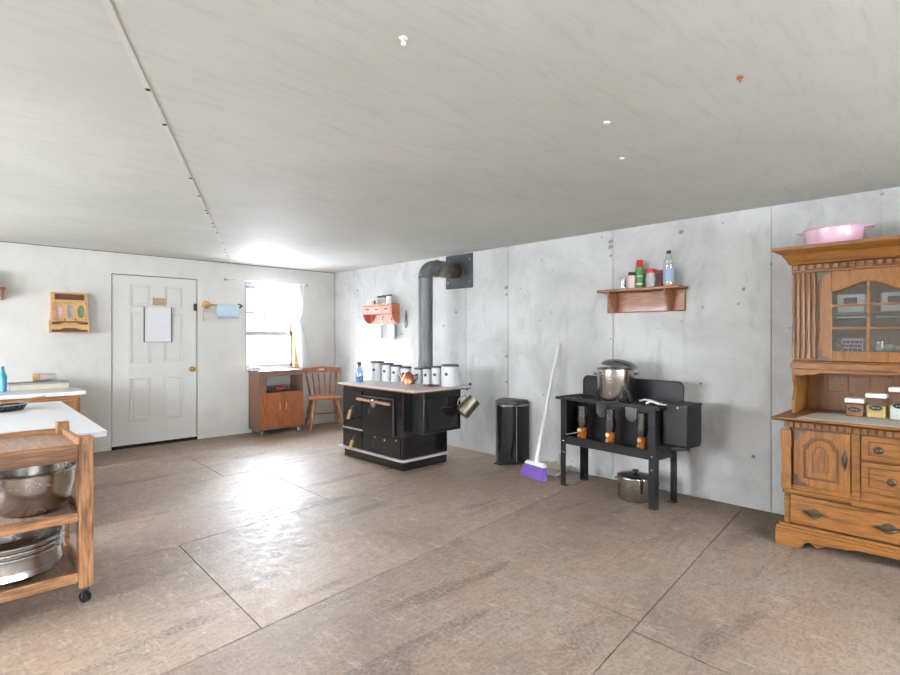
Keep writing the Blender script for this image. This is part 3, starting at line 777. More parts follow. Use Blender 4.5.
for i, (hx, hy, hgt, lab) in enumerate(((0.490, -0.29, 0.13, 'clear drinking glass just right of the middle bar of the hutch door'), (0.535, -0.27, 0.11, 'clear drinking glass in the middle of the three behind the hutch door'), (0.585, -0.29, 0.10, 'short clear drinking glass at the right behind the hutch door'))):
    b = MB(HP(hx, hy, 1.1665)); b.lathe(b.o, [(0, 0), (0.025, 0), (0.031, hgt), (0.029, hgt), (0.023, 0.008), (0, 0.008)], 20)
    tag(b.build('drinking_glass', 'crystal', smooth=True), lab, 'glass', 'glasses in the hutch')
# pink pan on top of the hutch
t = thing('pan', 'round pink enamel pan with two side handles on top of the hutch', 'pan', (-0.30, -6.452, 1.9185))
MB().lathe((0, 0, 0), [(0, 0), (0.143, 0), (0.152, 0.012), (0.162, 0.100), (0.170, 0.107), (0.168, 0.112), (0.160, 0.110), (0.150, 0.016), (0, 0.012)], 40).build('body', 'pink', t, True)
for s in (-1, 1):
    MB().tube([(0.03 * s * 0 - 0.045, s * 0.158, 0.103), (-0.04, s * 0.196, 0.105), (0, s * 0.206, 0.106), (0.04, s * 0.196, 0.105), (0.045, s * 0.158, 0.103)], 0.006, 8).build('handle', 'pink', t, True)

# ------------------------------------------------------------------ wall shelf with bottles
t = thing('wall_shelf', 'reddish wooden shelf with scrolled brackets on the concrete wall', 'shelf', (-0.001, -4.645, 1.54), R(-90))
MB().box(0.0, 0.752, -0.180, 0.0, 0.185, 0.207).build('shelf_board', 'shelf', t, bevel=0.005)
MB().box(0.015, 0.735, -0.02, 0, 0.0, 0.184).build('back_board', 'shelf', t, bevel=0.012)
for x in (0.10, 0.61):
    b = MB(); b.prism([(-0.021, 0.012), (-0.021, 0.184), (-0.165, 0.184), (-0.165, 0.150), (-0.140, 0.125), (-0.130, 0.085), (-0.095, 0.060), (-0.085, 0.02), (-0.05, 0.006)], 'X', x, x + 0.022)
    b.build('bracket', 'shelf', t, bevel=0.003)
def shelf_item(y, x=-0.10): return (x, y, 1.7475)
G = 'seasonings on the wooden wall shelf'
t = thing('shaker', 'small silver shaker at the left end of the wooden wall shelf', 'shaker', shelf_item(-4.862), 0, G)
MB().lathe((0, 0, 0), [(0, 0), (0.026, 0), (0.026, 0.075), (0, 0.075)], 20).build('body', 'chrome', t, True)
MB().lathe((0, 0, 0.0755), [(0.026, 0), (0.027, 0.018), (0.018, 0.027), (0, 0.028)], 20).build('cap', 'spring', t, True)
jar_round('spice_jar', shelf_item(-4.945), 0.034, 0.115, 'pinkpaper', 'pale pinkish jar with black lid beside the green can on the wall shelf', 'jar', G, 0.030, 'black', 'pinkpaper')
t = thing('spray_can', 'tall green can with red cap on the wooden wall shelf', 'can', shelf_item(-5.015, -0.09), 0, G)
MB().lathe((0, 0, 0), [(0, 0), (0.034, 0), (0.034, 0.172), (0.030, 0.182), (0, 0.182)], 22).build('body', 'green', t, True)
MB().lathe((0, 0, 0.1825), [(0, 0), (0.029, 0), (0.028, 0.058), (0.024, 0.064), (0, 0.064)], 22).build('cap', 'red', t, True)
for z, hh in ((0.03, 0.012), (0.10, 0.006)): MB().lathe((0, 0, z), [(0.0348, 0), (0.0348, hh)], 22).build('label_band', 'paper', t, True)
jar_round('spice_jar', shelf_item(-5.118), 0.040, 0.122, 'greybox', 'wide jar with red lid and grey label on the wall shelf', 'jar', G, 0.036, 'red', 'greybox')
jar_round('spice_jar', shelf_item(-5.195, -0.08), 0.027, 0.120, 'maroon', 'narrow dark red spice jar between the red lidded jar and the clear bottle', 'jar', G, 0.022, 'red')
t = thing('bottle', 'tall clear bottle with dark cap at the right end of the wall shelf', 'bottle', shelf_item(-5.272), 0, G)
MB().lathe((0, 0, 0), [(0, 0), (0.042, 0), (0.045, 0.01), (0.045, 0.17), (0.040, 0.19), (0.043, 0.21), (0.036, 0.235), (0.016, 0.262), (0.014, 0.272), (0, 0.272)], 24).build('body', 'glass', t, True)
MB().lathe((0, 0, 0.035), [(0.0458, 0), (0.0458, 0.11)], 24).build('label', 'bluepaper', t, True)
MB().lathe((0, 0, 0.2725), [(0, 0), (0.018, 0), (0.018, 0.026), (0, 0.026)], 18).build('cap', 'darklid', t, True)
MB().lathe((0, 0, 0.003), [(0, 0), (0.041, 0), (0.041, 0.10), (0, 0.10)], 20).build('oil', 'yellow', t, True)

# ------------------------------------------------------------------ kerosene range
kr_loc = Vector((-0.495, -4.47, 0)); kr_rot = R(-95.5)
kr = thing('kerosene_range', 'black three burner kerosene range on tall legs against the concrete wall', 'stove', kr_loc, kr_rot)
def KP(x, y, z):
    v = Matrix.Rotation(kr_rot, 3, 'Z') @ Vector((x, y, z)); return tuple(v + kr_loc)
KW, KD = 0.91, 0.33
for lx, ly in ((0, 0), (KW, 0), (0, KD), (KW, KD)):
    b = MB(); s = 1 if lx == 0 else -1; q = 1 if ly == 0 else -1
    b.box(lx, lx + s * 0.055, ly, ly + q * 0.005, 0.004, 0.77).box(lx, lx + s * 0.005, ly + q * 0.005, ly + q * 0.055, 0.004, 0.77)
    b.box(lx - 0.004 * s, lx + s * 0.06, ly - 0.004 * q, ly + q * 0.058, 0, 0.0035)
    lg = b.build('leg', 'enamel2', kr, bevel=0.001)
    if ly == 0:
        for z in (0.40, 0.30):
            b = MB(); b.lathe((lx + s * 0.028, -0.0002, z), [(0.009, 0), (0.007, 0.004), (0, 0.0055)], 10, (0, -1, 0)); b.build('bolt', 'chrome', lg, True)
b = MB()     # front lower rail, side aprons, burner tray
b.box(0.056, KW - 0.056, 0.0, 0.012, 0.375, 0.445).box(0.006, KW - 0.006, 0.012, KD - 0.012, 0.385, 0.395)
b.box(0.0055, 0.012, 0.056, KD - 0.056, 0.37, 0.44).box(KW - 0.012, KW - 0.0055, 0.056, KD - 0.056, 0.37, 0.44)
b.build('lower_tray', 'enamel2', kr, bevel=0.002)
b = MB()     # back plate with rounded notches that show the wall
nt = []
for cx in (0.268, 0.560):
    nt += [(cx - 0.055, 0.765)] + [(cx - 0.055 * math.cos(R(a)), 0.665 - 0.055 * math.sin(R(a))) for a in range(0, 181, 15)] + [(cx + 0.055, 0.765)]
b.prism([(0.012, 0.765)] + nt + [(KW - 0.012, 0.765), (KW - 0.012, 0.40), (0.012, 0.40)], 'Y', 0.225, 0.231)
b.box(0.012, 0.018, 0.06, 0.225, 0.45, 0.765).box(KW - 0.018, KW - 0.012, 0.06, 0.225, 0.45, 0.765)
b.build('back_plate', 'enamel2', kr)
b = MB()     # cooktop rim and grate bars
b.box(-0.045, KW + 0.05, -0.020, 0.0, 0.765, 0.79).box(-0.045, KW + 0.05, KD + 0.0, KD + 0.02, 0.765, 0.79)
b.box(-0.045, -0.025, 0.0, KD, 0.765, 0.79).box(KW + 0.03, KW + 0.05, 0.0, KD, 0.765, 0.79)
ctp = b.build('cooktop_frame', 'enamel2', kr, bevel=0.003)
b = MB()
for i in range(3):
    cx = 0.165 + i * 0.29; cy = KD / 2
    b.tube([(cx + 0.115 * math.cos(R(a)), cy + 0.115 * math.sin(R(a)), 0.780) for a in range(0, 360, 15)], 0.008, 8, True)
    b.tube([(cx + 0.06 * math.cos(R(a)), cy + 0.06 * math.sin(R(a)), 0.780) for a in range(0, 360, 20)], 0.007, 8, True)
    for a in range(0, 360, 45): b.cyl((cx + 0.06 * math.cos(R(a)), cy + 0.06 * math.sin(R(a)), 0.781), (cx + 0.155 * math.cos(R(a)), cy + 0.155 * math.sin(R(a)), 0.781), 0.006, n=8)
for x in (0.02, 0.31, 0.60, 0.885): b.box(x - 0.012, x + 0.012, 0, KD, 0.768, 0.787)
b.build('grate', 'castiron', kr, True)
b = MB()     # splash back with rounded corners
r = 0.05
o = [(-0.02, 0.775), (0.955, 0.775)] + arc(0.955 - r, 0.965 - r, r, r, 0, 90, 6) + arc(-0.02 + r, 0.965 - r, r, r, 90, 180, 6)
b.prism(o, 'Y', KD + 0.0205, KD + 0.030); b.build('splash_back', 'enamel2', kr, bevel=0.002)
b = MB()
e = [(-0.014, 0.79)] + arc(-0.014 + r, 0.959 - r, r, r, 180, 90, 6) + arc(0.949 - r, 0.959 - r, r, r, 90, 0, 6) + [(0.949, 0.79)]
b.tube([(u, KD + 0.018, v) for u, v in e], 0.005, 8); b.build('splash_rim', 'castiron', kr, True)
for cx, cy in ((0.160, 0.10), (0.448, 0.10), (0.742, 0.10)):
    b = MB(); b.lathe((cx, cy, 0.395), [(0.030, 0), (0.030, 0.05), (0.036, 0.06), (0.036, 0.125), (0.030, 0.130), (0, 0.130)], 18)
    bu = b.build('burner', 'flame', kr, True)
    MB().lathe((cx, cy, 0.526), [(0.036, 0), (0.042, 0.03), (0.048, 0.07), (0.044, 0.12), (0.046, 0.19), (0.043, 0.19), (0.041, 0.12), (0.045, 0.07), (0.039, 0.03), (0.033, 0)], 20).build('chimney', 'chimney', bu, True)
    MB().lathe((cx, cy, 0.535), [(0, 0), (0.024, 0), (0.020, 0.06), (0, 0.065)], 16).build('flame_spreader', 'castiron', bu, True)
    b = MB(); b.cyl((cx + 0.006, cy - 0.030, 0.505), (cx + 0.006, cy - 0.052, 0.505), 0.006, n=10); b.lathe((cx + 0.006, cy - 0.052, 0.505), [(0.016, 0), (0.016, 0.008), (0.010, 0.012), (0, 0.012)], 16, (0, -1, 0))
    b.build('wick_knob', 'cream', bu, True)
    b = MB(); b.lathe((cx - 0.01, cy - 0.035, 0.45), [(0.012, 0), (0.012, 0.012), (0, 0.014)], 12, (0, -1, 0)); b.build('valve', 'brass', bu, True)
b = MB(); b.cyl((0.06, 0.06, 0.425), (KW - 0.02, 0.06, 0.425), 0.011, n=12); b.build('fuel_pipe', 'enamel2', kr, True)
b = MB()     # fuel tank box hung at the right end
o = [(0.09, 0.80), (0.09, 0.50), (0.115, 0.485), (0.29, 0.485), (0.315, 0.505), (0.315, 0.80)]
b.prism(o, 'X', 0.925, 1.115); tk = b.build('fuel_tank', 'enamel2', kr, bevel=0.004)
b = MB(); b.box(0.920, 1.120, 0.085, 0.32, 0.801, 0.812); b.build('tank_lid', 'enamel2', tk, bevel=0.003)
b = MB()
for x, z in ((0.945, 0.785), (1.04, 0.785)): b.lathe((x, 0.0898, z), [(0.008, 0), (0.006, 0.004), (0, 0.005)], 10, (0, -1, 0))
b.build('bolt', 'chrome', tk, True)
b = MB(); b.lathe((1.0, 0.20, 0.455), [(0.0, 0), (0.075, 0), (0.075, 0.028), (0, 0.028)], 20); b.build('tank_valve', 'castiron', tk, True)
b = MB(); b.tube([(0.925, 0.15, 0.46), (0.90, 0.12, 0.42), (0.87, 0.08, 0.425)], 0.008, 8); b.build('tank_hose', 'black', tk, True)
# pots and spoons
def sieve(prof, nm, m, par): return MB().lathe((0, 0, 0), prof, 36).build(nm, m, par, True)
sp = Vector(KP(0.455, 0.165, 0.7885))
t = thing('stock_pot', 'tall stainless stock pot standing on the black kerosene range', 'pot', sp, R(-35))
sieve([(0, 0), (0.145, 0), (0.150, 0.008), (0.150, 0.262), (0.158, 0.268), (0.155, 0.272), (0.147, 0.266), (0.147, 0.012), (0, 0.010)], 'pot_body', 'steel', t)
for s in (-1, 1):
    MB().tube([(s * 0.150, -0.04, 0.215), (s * 0.185, -0.035, 0.225), (s * 0.195, 0, 0.228), (s * 0.185, 0.035, 0.225), (s * 0.150, 0.04, 0.215)], 0.007, 8).build('handle', 'chrome', t, True)
lid = thing('pot_lid', 'bluish glass lid lying tilted on the tall stock pot', 'lid', sp + Vector((0.022, -0.020, 0.288)), R(-44.5))
lid.rotation_euler = (R(3), R(6.5), R(-44.5))
MB().lathe((0, 0, 0), [(0.150, 0), (0.138, 0.020), (0.10, 0.042), (0.045, 0.054), (0, 0.056), (0, 0.051), (0.045, 0.049), (0.10, 0.037), (0.136, 0.015), (0.147, -0.003)], 36).build('glass_dome', 'lidglass', lid, True)
MB().tube([(0.150 * math.cos(R(a)), 0.150 * math.sin(R(a)), 0) for a in range(0, 360, 12)], 0.005, 8, True).build('rim', 'steel', lid, True)
def spoon(p, rz, label, bowl=0.035, L=0.22):
    t = thing('spoon', label, 'spoon', p, rz, 'white utensils on the range top')
    b = MB(); b.tube([(0, 0, 0.008), (L * 0.3, 0.004, 0.024), (L * 0.7, 0.002, 0.022), (L, 0, 0.010)], [0.008, 0.007, 0.008, 0.011], 8); b.build('handle', 'white', t, True)
    b = MB(); b.sphere((L + bowl * 1.2, 0, 0.009), bowl, 1.5, 1.0, 0.25); b.build('spoon_bowl', 'white', t, True)
spoon(Vector(KP(0.66, 0.20, 0.789)), kr_rot + R(-14), 'white spatula lying across the range top, the upper of two', 0.030, 0.17)
spoon(Vector(KP(0.80, 0.06, 0.7935)), kr_rot + R(8), 'white spoon on the front right corner of the range top', 0.024, 0.10)
lp = Vector((-0.40, -5.13, 0))
t = thing('saucepan', 'stainless pot with lid on the floor under the kerosene range', 'pot', lp)
sieve([(0, 0), (0.132, 0), (0.140, 0.010), (0.142, 0.175), (0.148, 0.180), (0.145, 0.182), (0, 0.182)], 'pot_body', 'steel', t)
MB().lathe((0, 0, 0.183), [(0.150, 0), (0.148, 0.006), (0.09, 0.020), (0, 0.026)], 32).build('lid', 'steel', t, True)
MB().lathe((0, 0, 0.2095), [(0.010, 0), (0.010, 0.010), (0.026, 0.016), (0.026, 0.026), (0, 0.030)], 16).build('knob', 'black', t, True)
for s in (-1, 1): MB().tube([(s * 0.03 - 0.0, s * 0.141, 0.14), (s * 0.03, s * 0.18, 0.145), (s * -0.03, s * 0.18, 0.145), (s * -0.03, s * 0.141, 0.14)], 0.007, 8).build('handle', 'chrome', t, True)

# ------------------------------------------------------------------ step bin, broom, dustpan
t = thing('step_bin', 'tall black and silver step bin against the concrete wall', 'bin', (-0.03, -3.60, 0), R(-90))
def dshape(w, d, n=14): return [(w, 0), (w, -d * 0.35)] [:1] + [(w * math.cos(R(a)), -0.04 - d * math.sin(R(a))) for a in [180 * i / n for i in range(n + 1)]] + [(-w, 0)]
b = MB(); b.prism(dshape(0.165, 0.235), 'Z', 0.025, 0.60); bn = b.build('body', 'enamel', t, True)
b = MB(); b.prism(dshape(0.160, 0.228), 'Z', 0.0, 0.0245); b.build('base', 'black', t, True)
b = MB(); b.prism(dshape(0.170, 0.241), 'Z', 0.601, 0.618); b.build('steel_band', 'chrome', t, True)
b = MB(); b.prism(dshape(0.166, 0.236), 'Z', 0.619, 0.650); b.prism(dshape(0.150, 0.215), 'Z', 0.650, 0.662); b.build('lid', 'darklid', t, True, bevel=0.004)
for a in (34, 152):
    x, y = 0.1655 * math.cos(R(a)), -0.04 - 0.2355 * math.sin(R(a))
    b = MB(); b.cyl((x, y, 0.03), (x, y, 0.598), 0.006, n=8); b.build('steel_trim', 'chrome', t, True)
b = MB(); b.box(-0.045, 0.045, -0.315, -0.27, 0.004, 0.016); b.build('pedal', 'black', t, bevel=0.003)

b0 = Vector((-0.475, -4.15, 0.0)); tp_ = Vector((-0.014, -4.125, 1.255))
t = thing('broom', 'purple bristled broom with white handle leaning on the concrete wall', 'broom', b0)
ax = (tp_ - b0).normalized()
MB().cyl(ax * 0.16, tp_ - b0, 0.0140, 0.0140, 12).build('handle', 'white', t, True)
b = MB()
c2 = Vector((math.sin(R(-12)), -math.cos(R(-12)), 0)) * 1.0
c2 = Vector((-0.19, -0.98, 0)).normalized(); c3 = Vector((c2.y, -c2.x, 0))
hd = ax * 0.115
def hbox(mb, w0, w1, t0, t1, p, q):
    A = [p + c2 * (sx * w0) + c3 * (sy * t0) for sx, sy in ((-1, -1), (1, -1), (1, 1), (-1, 1))]
    B = [q + c2 * (sx * w1) + c3 * (sy * t1) for sx, sy in ((-1, -1), (1, -1), (1, 1), (-1, 1))]
    va = [mb.V(x) for x in A]; vb = [mb.V(x) for x in B]
    mb.bm.faces.new(va[::-1]); mb.bm.faces.new(vb)
    for i in range(4): j = (i + 1) % 4; mb.bm.faces.new((va[i], va[j], vb[j], vb[i]))
hbox(b, 0.135, 0.115, 0.022, 0.020, hd, hd + Vector((0.012, 0, 0.030)))
b.cyl(hd + Vector((0.008, 0, 0.02)), ax * 0.20, 0.020, 0.015, 12)
b.build('broom_head', 'white', t, bevel=0.004)
b = MB()
for i in range(26):
    for j in range(3):
        u = -0.128 + 0.256 * i / 25; v = -0.015 + 0.015 * j
        p = hd + c2 * u + c3 * v + Vector((0, 0, -0.001)); q = Vector((hd.x - 0.045, hd.y, 0.002)) + c2 * (u * 1.22) + c3 * (v * 1.8); q.z = 0.002
        b.cyl(q, p, 0.0085, 0.006, 5)
o = b.build('bristles', 'purple', t); o['kind'] = 'stuff'
t = thing('dustpan', 'beige dustpan on the floor against the wall behind the broom', 'dustpan', (-0.16, -4.13, 0.0), R(-90))
b = MB(); b.prism([(-0.15, -0.13), (0.15, -0.13), (0.125, 0.10), (-0.125, 0.10)], 'Z', 0.001, 0.006)
b.box(-0.125, 0.125, 0.090, 0.10, 0.006, 0.06)
b.prism([(-0.13, 0.006), (0.10, 0.006), (0.10, 0.055)], 'X', 0.126, 0.132); b.prism([(-0.13, 0.006), (0.10, 0.006), (0.10, 0.055)], 'X', -0.132, -0.126)
b.build('pan_body', 'beige', t)
b = MB(); b.tube([(0, 0.10, 0.05), (0, 0.125, 0.075), (0, 0.13, 0.16)], [0.014, 0.012, 0.012], 8); b.build('handle', 'beige', t, True)

# ------------------------------------------------------------------ cook stove
so = (-0.90, -2.6, 0)
cs = thing('cook_stove', 'black wood burning cook stove with grey top standing in the room', 'stove', so)
def S(): return MB(so)
X0 = -1.217; ZT = 0.779
b = S(); b.box(X0 + 0.012, -0.61, -3.125, -2.10, 0.0, 0.085); b.build('base', 'enamel', cs, bevel=0.004)
b = S(); b.box(X0 - 0.010, -0.602, -3.146, -2.08, 0.0855, 0.112); b.build('base_strip', 'strip', cs, bevel=0.003)
b = S(); b.box(X0 - 0.012, -1.0, -2.0795, -1.975, 0.086, 0.098); b.build('side_bracket', 'strip', cs, bevel=0.002)
b = S(); b.box(X0, -0.61, -3.135, -2.09, 0.1125, ZT); b.build('body', 'enamel', cs, bevel=0.006)
b = S(); b.box(-1.245, -0.47, -3.345, -2.03, ZT + 0.001, ZT + 0.012); b.build('cooktop_edge', 'shelf', cs)
b = S(); b.box(-1.25, -0.465, -3.35, -2.025, ZT + 0.0125, ZT + 0.033); tp2 = b.build('cooktop', 'cooktop', cs, bevel=0.004)
CT = ZT + 0.0335
b = S(); b.box(-1.101, -0.585, -3.31, -3.1355, 0.368, ZT); b.build('reservoir', 'enamel2', cs, bevel=0.008)
b = S(); b.box(-1.04, -0.60, -3.318, -3.3105, 0.40, 0.72); b.build('reservoir_panel', 'enamel', cs, bevel=0.003)
# front: firebox and ash doors left, oven door right
b = S(); b.box(X0 - 0.012, X0 - 0.001, -2.455, -2.105, 0.335, 0.735); fd = b.build('firebox_door', 'enamel', cs, bevel=0.004)
b = S(); b.box(X0 - 0.012, X0 - 0.001, -2.455, -2.105, 0.120, 0.312); ad = b.build('ash_door', 'enamel', cs, bevel=0.004)
b = S(); b.box(X0 - 0.010, X0 - 0.001, -2.47, -2.095, 0.316, 0.330); b.build('door_strip', 'strip', cs, bevel=0.002)
b = S(); b.box(X0 - 0.022, X0 - 0.001, -3.02, -2.475, 0.325, 0.705); od = b.build('oven_door', 'enamel', cs, bevel=0.008)
b = S(); b.box(X0 - 0.012, X0 - 0.001, -3.10, -2.475, 0.118, 0.318); lp_ = b.build('lower_panel', 'enamel', cs, bevel=0.004)
b = S(); b.box(X0 - 0.026, X0 - 0.0225, -3.02, -2.475, 0.690, 0.705).box(X0 - 0.026, X0 - 0.0225, -3.02, -3.005, 0.325, 0.6895); b.build('door_edge', 'plate', od)
def coil(y, z, par):
    b = S(); b.tube([(X0 - 0.013, y - 0.05, z + 0.11), (X0 - 0.045, y - 0.045, z + 0.105), (X0 - 0.055, y - 0.02, z + 0.06)], 0.005, 8)
    b.build('handle_rod', 'chrome', par, True)
    pts = [(X0 - 0.056 + 0.016 * math.cos(0.9 * i), y - 0.018 + 0.04 * i / 60 + 0.016 * math.sin(0.9 * i), z + 0.055 - 0.095 * i / 60) for i in range(61)]
    b = S(); b.tube(pts, 0.0045, 6); b.cyl((X0 - 0.056, y - 0.018, z + 0.055), (X0 - 0.056, y + 0.022, z - 0.04), 0.016, n=10); b.build('coil_handle', 'coil', par, True)
coil(-2.300, 0.475, fd); coil(-2.330, 0.150, ad)
rl = S(); yy = -2.38
pts = []
rl.cyl((X0 - 0.06, -2.44, 0.664), (X0 - 0.06, -3.00, 0.652), 0.011, n=12); 
towel_rail = rl.build('towel_rail', 'rope', od, True)
b = S()
for i in range(15):
    y = -2.465 - i * 0.035; b.lathe((X0 - 0.06, y, 0.664 - (i * 0.035 + 0.03) * 0.021), [(0.012, -0.006), (0.018, 0), (0.012, 0.006)], 10, (0, 1, 0))
b.build('rail_beads', 'rope', towel_rail, True)
for y in (-2.48, -2.985):
    b = S(); b.cyl((X0 - 0.0225, y, 0.662), (X0 - 0.062, y, 0.660), 0.008, n=10); b.build('rail_post', 'chrome', towel_rail, True)
b = S(); b.lathe((X0 - 0.0225, -2.745, 0.640), [(0.042, 0), (0.042, 0.05), (0.034, 0.058), (0, 0.058)], 20, (-1, 0, 0)); b.build('thermometer', 'chrome', od, True)
for y, z, par, yo in ((-2.60, 0.545, od, X0 - 0.0223), (-2.68, 0.20, lp_, X0 - 0.0123)):
    b = S(); b.sphere((yo, y, z), 0.03, 0.18, 0.45, 1.0); o = b.build('vent_slot', 'black', par, True); 
for y, z, m in ((-2.70, 0.285, 'chrome'), (-2.86, 0.275, 'chrome'), (-3.045, 0.292, 'chrome')):
    b = S(); b.sphere((X0 - 0.015, y, z), 0.011, 0.5, 1, 1); b.build('rivet', m, lp_, True)
b = S(); b.tube([(-0.62, -3.352, 0.795), (-0.62, -3.39, 0.795), (-0.57, -3.40, 0.775)], 0.006, 8); b.build('hanging_peg', 'chrome', cs, True)
b = S(); b.sphere((-0.475, -3.34, 0.824), 0.014, 1, 1, 1.2); b.build('finial', 'castiron', cs, True)

# stove pipe with elbow, collar and wall plate
pc = (-0.50, -2.665)
t = thing('stove_pipe', 'grey steel stove pipe rising and bending into the wall', 'pipe', (pc[0], pc[1], CT))
PO = (pc[0], pc[1], CT); r = 0.083
b = MB(PO); zt = 1.985; br = 0.125
pts = [(pc[0], pc[1], CT), (pc[0], pc[1], 1.3), (pc[0], pc[1], zt)] + [(pc[0] + br - br * math.cos(R(a)), pc[1], zt + br * math.sin(R(a))) for a in (15, 30, 45, 60, 75, 90)] + [(pc[0] + br + 0.04, pc[1], zt + br)]
b.tube(pts[:3], r, 24); b.build('pipe_section', 'pipe', t, True)
b = MB(PO); b.tube(pts[2:], r + 0.002, 24); b.build('elbow', 'pipe', t, True)
zc = zt + br
b = MB(PO); b.cyl((pc[0] + br + 0.04, pc[1], zc), (-0.010, pc[1], zc), r + 0.012, n=28); b.build('wall_collar', 'pipe2', t, True)
b = MB(PO); b.tube([(pc[0] + br + 0.045, pc[1] + (r + 0.010) * math.cos(R(a)), zc + (r + 0.010) * math.sin(R(a))) for a in range(0, 360, 15)], 0.010, 8, True); b.build('collar_ring', 'pipe', t, True)
b = MB(PO); b.box(-0.009, -0.001, pc[1] - 0.275, pc[1] + 0.175, 1.895, 2.30); pl = b.build('wall_plate', 'plate', t, bevel=0.002)
for dy in (-0.23, 0.13):
    for z in (1.97, 2.23):
        b = MB(PO); b.lathe((-0.0092, pc[1] + dy, z), [(0.015, 0), (0.012, 0.006), (0, 0.008)], 10, (-1, 0, 0)); b.build('screw', 'chrome', pl, True)

# canisters on the stove
def canister(y, x, r, h, label):
    t = thing('canister', label, 'canister', (x, y, CT), 0, 'white enamel canisters on the cook stove')
    MB().lathe((0, 0, 0), [(0, 0), (r, 0), (r, h), (0, h)], 26).build('body', 'canister', t, True)
    MB().lathe((0, 0, h + 0.0005), [(0, 0), (r + 0.004, 0), (r + 0.004, 0.012), (r * 0.9, 0.02), (0, 0.022)], 26).build('lid', 'darklid', t, True)
    a = R(200)
    MB().lathe(((r - 0.002) * math.cos(a), (r - 0.002) * math.sin(a), h * 0.62), [(0.017, 0), (0.017, 0.005), (0.010, 0.009), (0, 0.009)], 14, (math.cos(a), math.sin(a), 0)).build('label_disc', 'darklid', t, True)
canister(-2.112, -0.76, 0.077, 0.202, 'tallest white canister of the left set, nearest the spray bottle')
canister(-2.272, -0.735, 0.070, 0.185, 'second white canister from the spray bottle on the stove')
canister(-2.418, -0.72, 0.064, 0.170, 'third white canister from the spray bottle on the stove')
canister(-2.560, -0.70, 0.060, 0.156, 'smallest white canister of the left set, just left of the copper kettle')
canister(-2.765, -0.685, 0.048, 0.150, 'smallest white canister of the right set, right of the copper kettle')
canister(-2.900, -0.68, 0.053, 0.160, 'second smallest white canister in the right set on the stove')
canister(-3.040, -0.67, 0.058, 0.178, 'white canister just left of the largest one by the stove edge')
canister(-3.222, -0.655, 0.092, 0.202, 'largest white canister at the right edge of the stove')
t = thing('kettle', 'copper coloured kettle between the two sets of white canisters', 'kettle', (-0.81, -2.735, CT), R(120))
MB().lathe((0, 0, 0), [(0, 0), (0.070, 0), (0.072, 0.015), (0.060, 0.075), (0.046, 0.105), (0.040, 0.11), (0, 0.112)], 26).build('body', 'copper', t, True)
MB().lathe((0, 0, 0.1125), [(0.040, 0), (0.030, 0.010), (0.008, 0.014), (0.010, 0.026), (0, 0.028)], 18).build('lid', 'copper', t, True)
MB().tube([(0.055, 0, 0.05), (0.085, 0, 0.075), (0.105, 0, 0.11)], [0.018, 0.013, 0.010], 10).build('spout', 'copper', t, True)
MB().tube([(-0.058, 0, 0.09), (-0.10, 0, 0.10), (-0.105, 0, 0.06), (-0.068, 0, 0.03)], 0.007, 8).build('handle', 'darklid', t, True)
t = thing('trivet', 'dark red looped iron trivet lying on the stove top', 'trivet', (-0.83, -3.12, CT))
b = MB()
for dx, dy in ((-0.035, 0.03), (0.035, 0.03), (-0.035, -0.035), (0.035, -0.035)): b.tube([(dx + 0.036 * math.cos(R(a)), dy + 0.036 * math.sin(R(a)), 0.008) for a in range(0, 360, 24)], 0.007, 8, True)
b.cyl((0, -0.07, 0.008), (0, 0.07, 0.008), 0.006, n=8); b.build('loops', 'maroon', t, True)
b = MB()
for dx, dy in ((-0.07, 0), (0.07, 0), (0, 0.072), (0, -0.075)): b.sphere((dx, dy, 0.006), 0.006)
b.build('feet', 'maroon', t, True)
t = thing('spray_bottle', 'blue spray bottle on the far left corner of the stove', 'bottle', (-1.05, -2.165, CT), R(215))
MB().lathe((0, 0, 0), [(0, 0), (0.042, 0), (0.045, 0.01), (0.045, 0.11), (0.036, 0.135), (0.016, 0.165), (0.014, 0.18), (0, 0.18)], 22).build('body', 'blueglass', t, True)
MB().lathe((0, 0, 0.004), [(0, 0), (0.041, 0), (0.041, 0.06), (0, 0.06)], 22).build('liquid', 'bluepaper', t, True)
b = MB(); b.box(-0.022, 0.020, -0.012, 0.012, 0.186, 0.225).box(0.020, 0.055, -0.009, 0.009, 0.204, 0.224); b.cyl((0, 0, 0.1805), (0, 0, 0.19), 0.017, n=12); b.prism([(0.022, 0.204), (0.036, 0.204), (0.052, 0.165), (0.046, 0.163)], 'Y', -0.005, 0.005)
b.build('trigger_head', 'darklid', t, bevel=0.003)
# pitcher hanging at the stove's edge
t = thing('hanging_pitcher', 'pewter pitcher hanging tilted from the right edge of the stove', 'pitcher', (-0.60, -3.445, 0.700))
pa = Vector((0.66, -0.30, 0.70)).normalized()
base = Vector((-0.075, 0.035, -0.155))
MB().lathe(base, [(0, 0), (0.076, 0), (0.080, 0.008), (0.070, 0.180), (0.075, 0.190), (0.073, 0.195), (0.066, 0.184), (0.074, 0.014), (0, 0.012)], 28, pa).build('body', 'spring', t, True)
side = (Vector((-0.55, 0.35, 0.75)) - pa * Vector((-0.55, 0.35, 0.75)).dot(pa)).normalized()
hp = [base + pa * 0.145 + side * 0.062, base + pa * 0.155 + side * 0.105, base + pa * 0.10 + side * 0.125, base + pa * 0.04 + side * 0.105, base + pa * 0.03 + side * 0.070]
MB().tube(hp, 0.007, 8).build('handle', 'chrome', t, True)

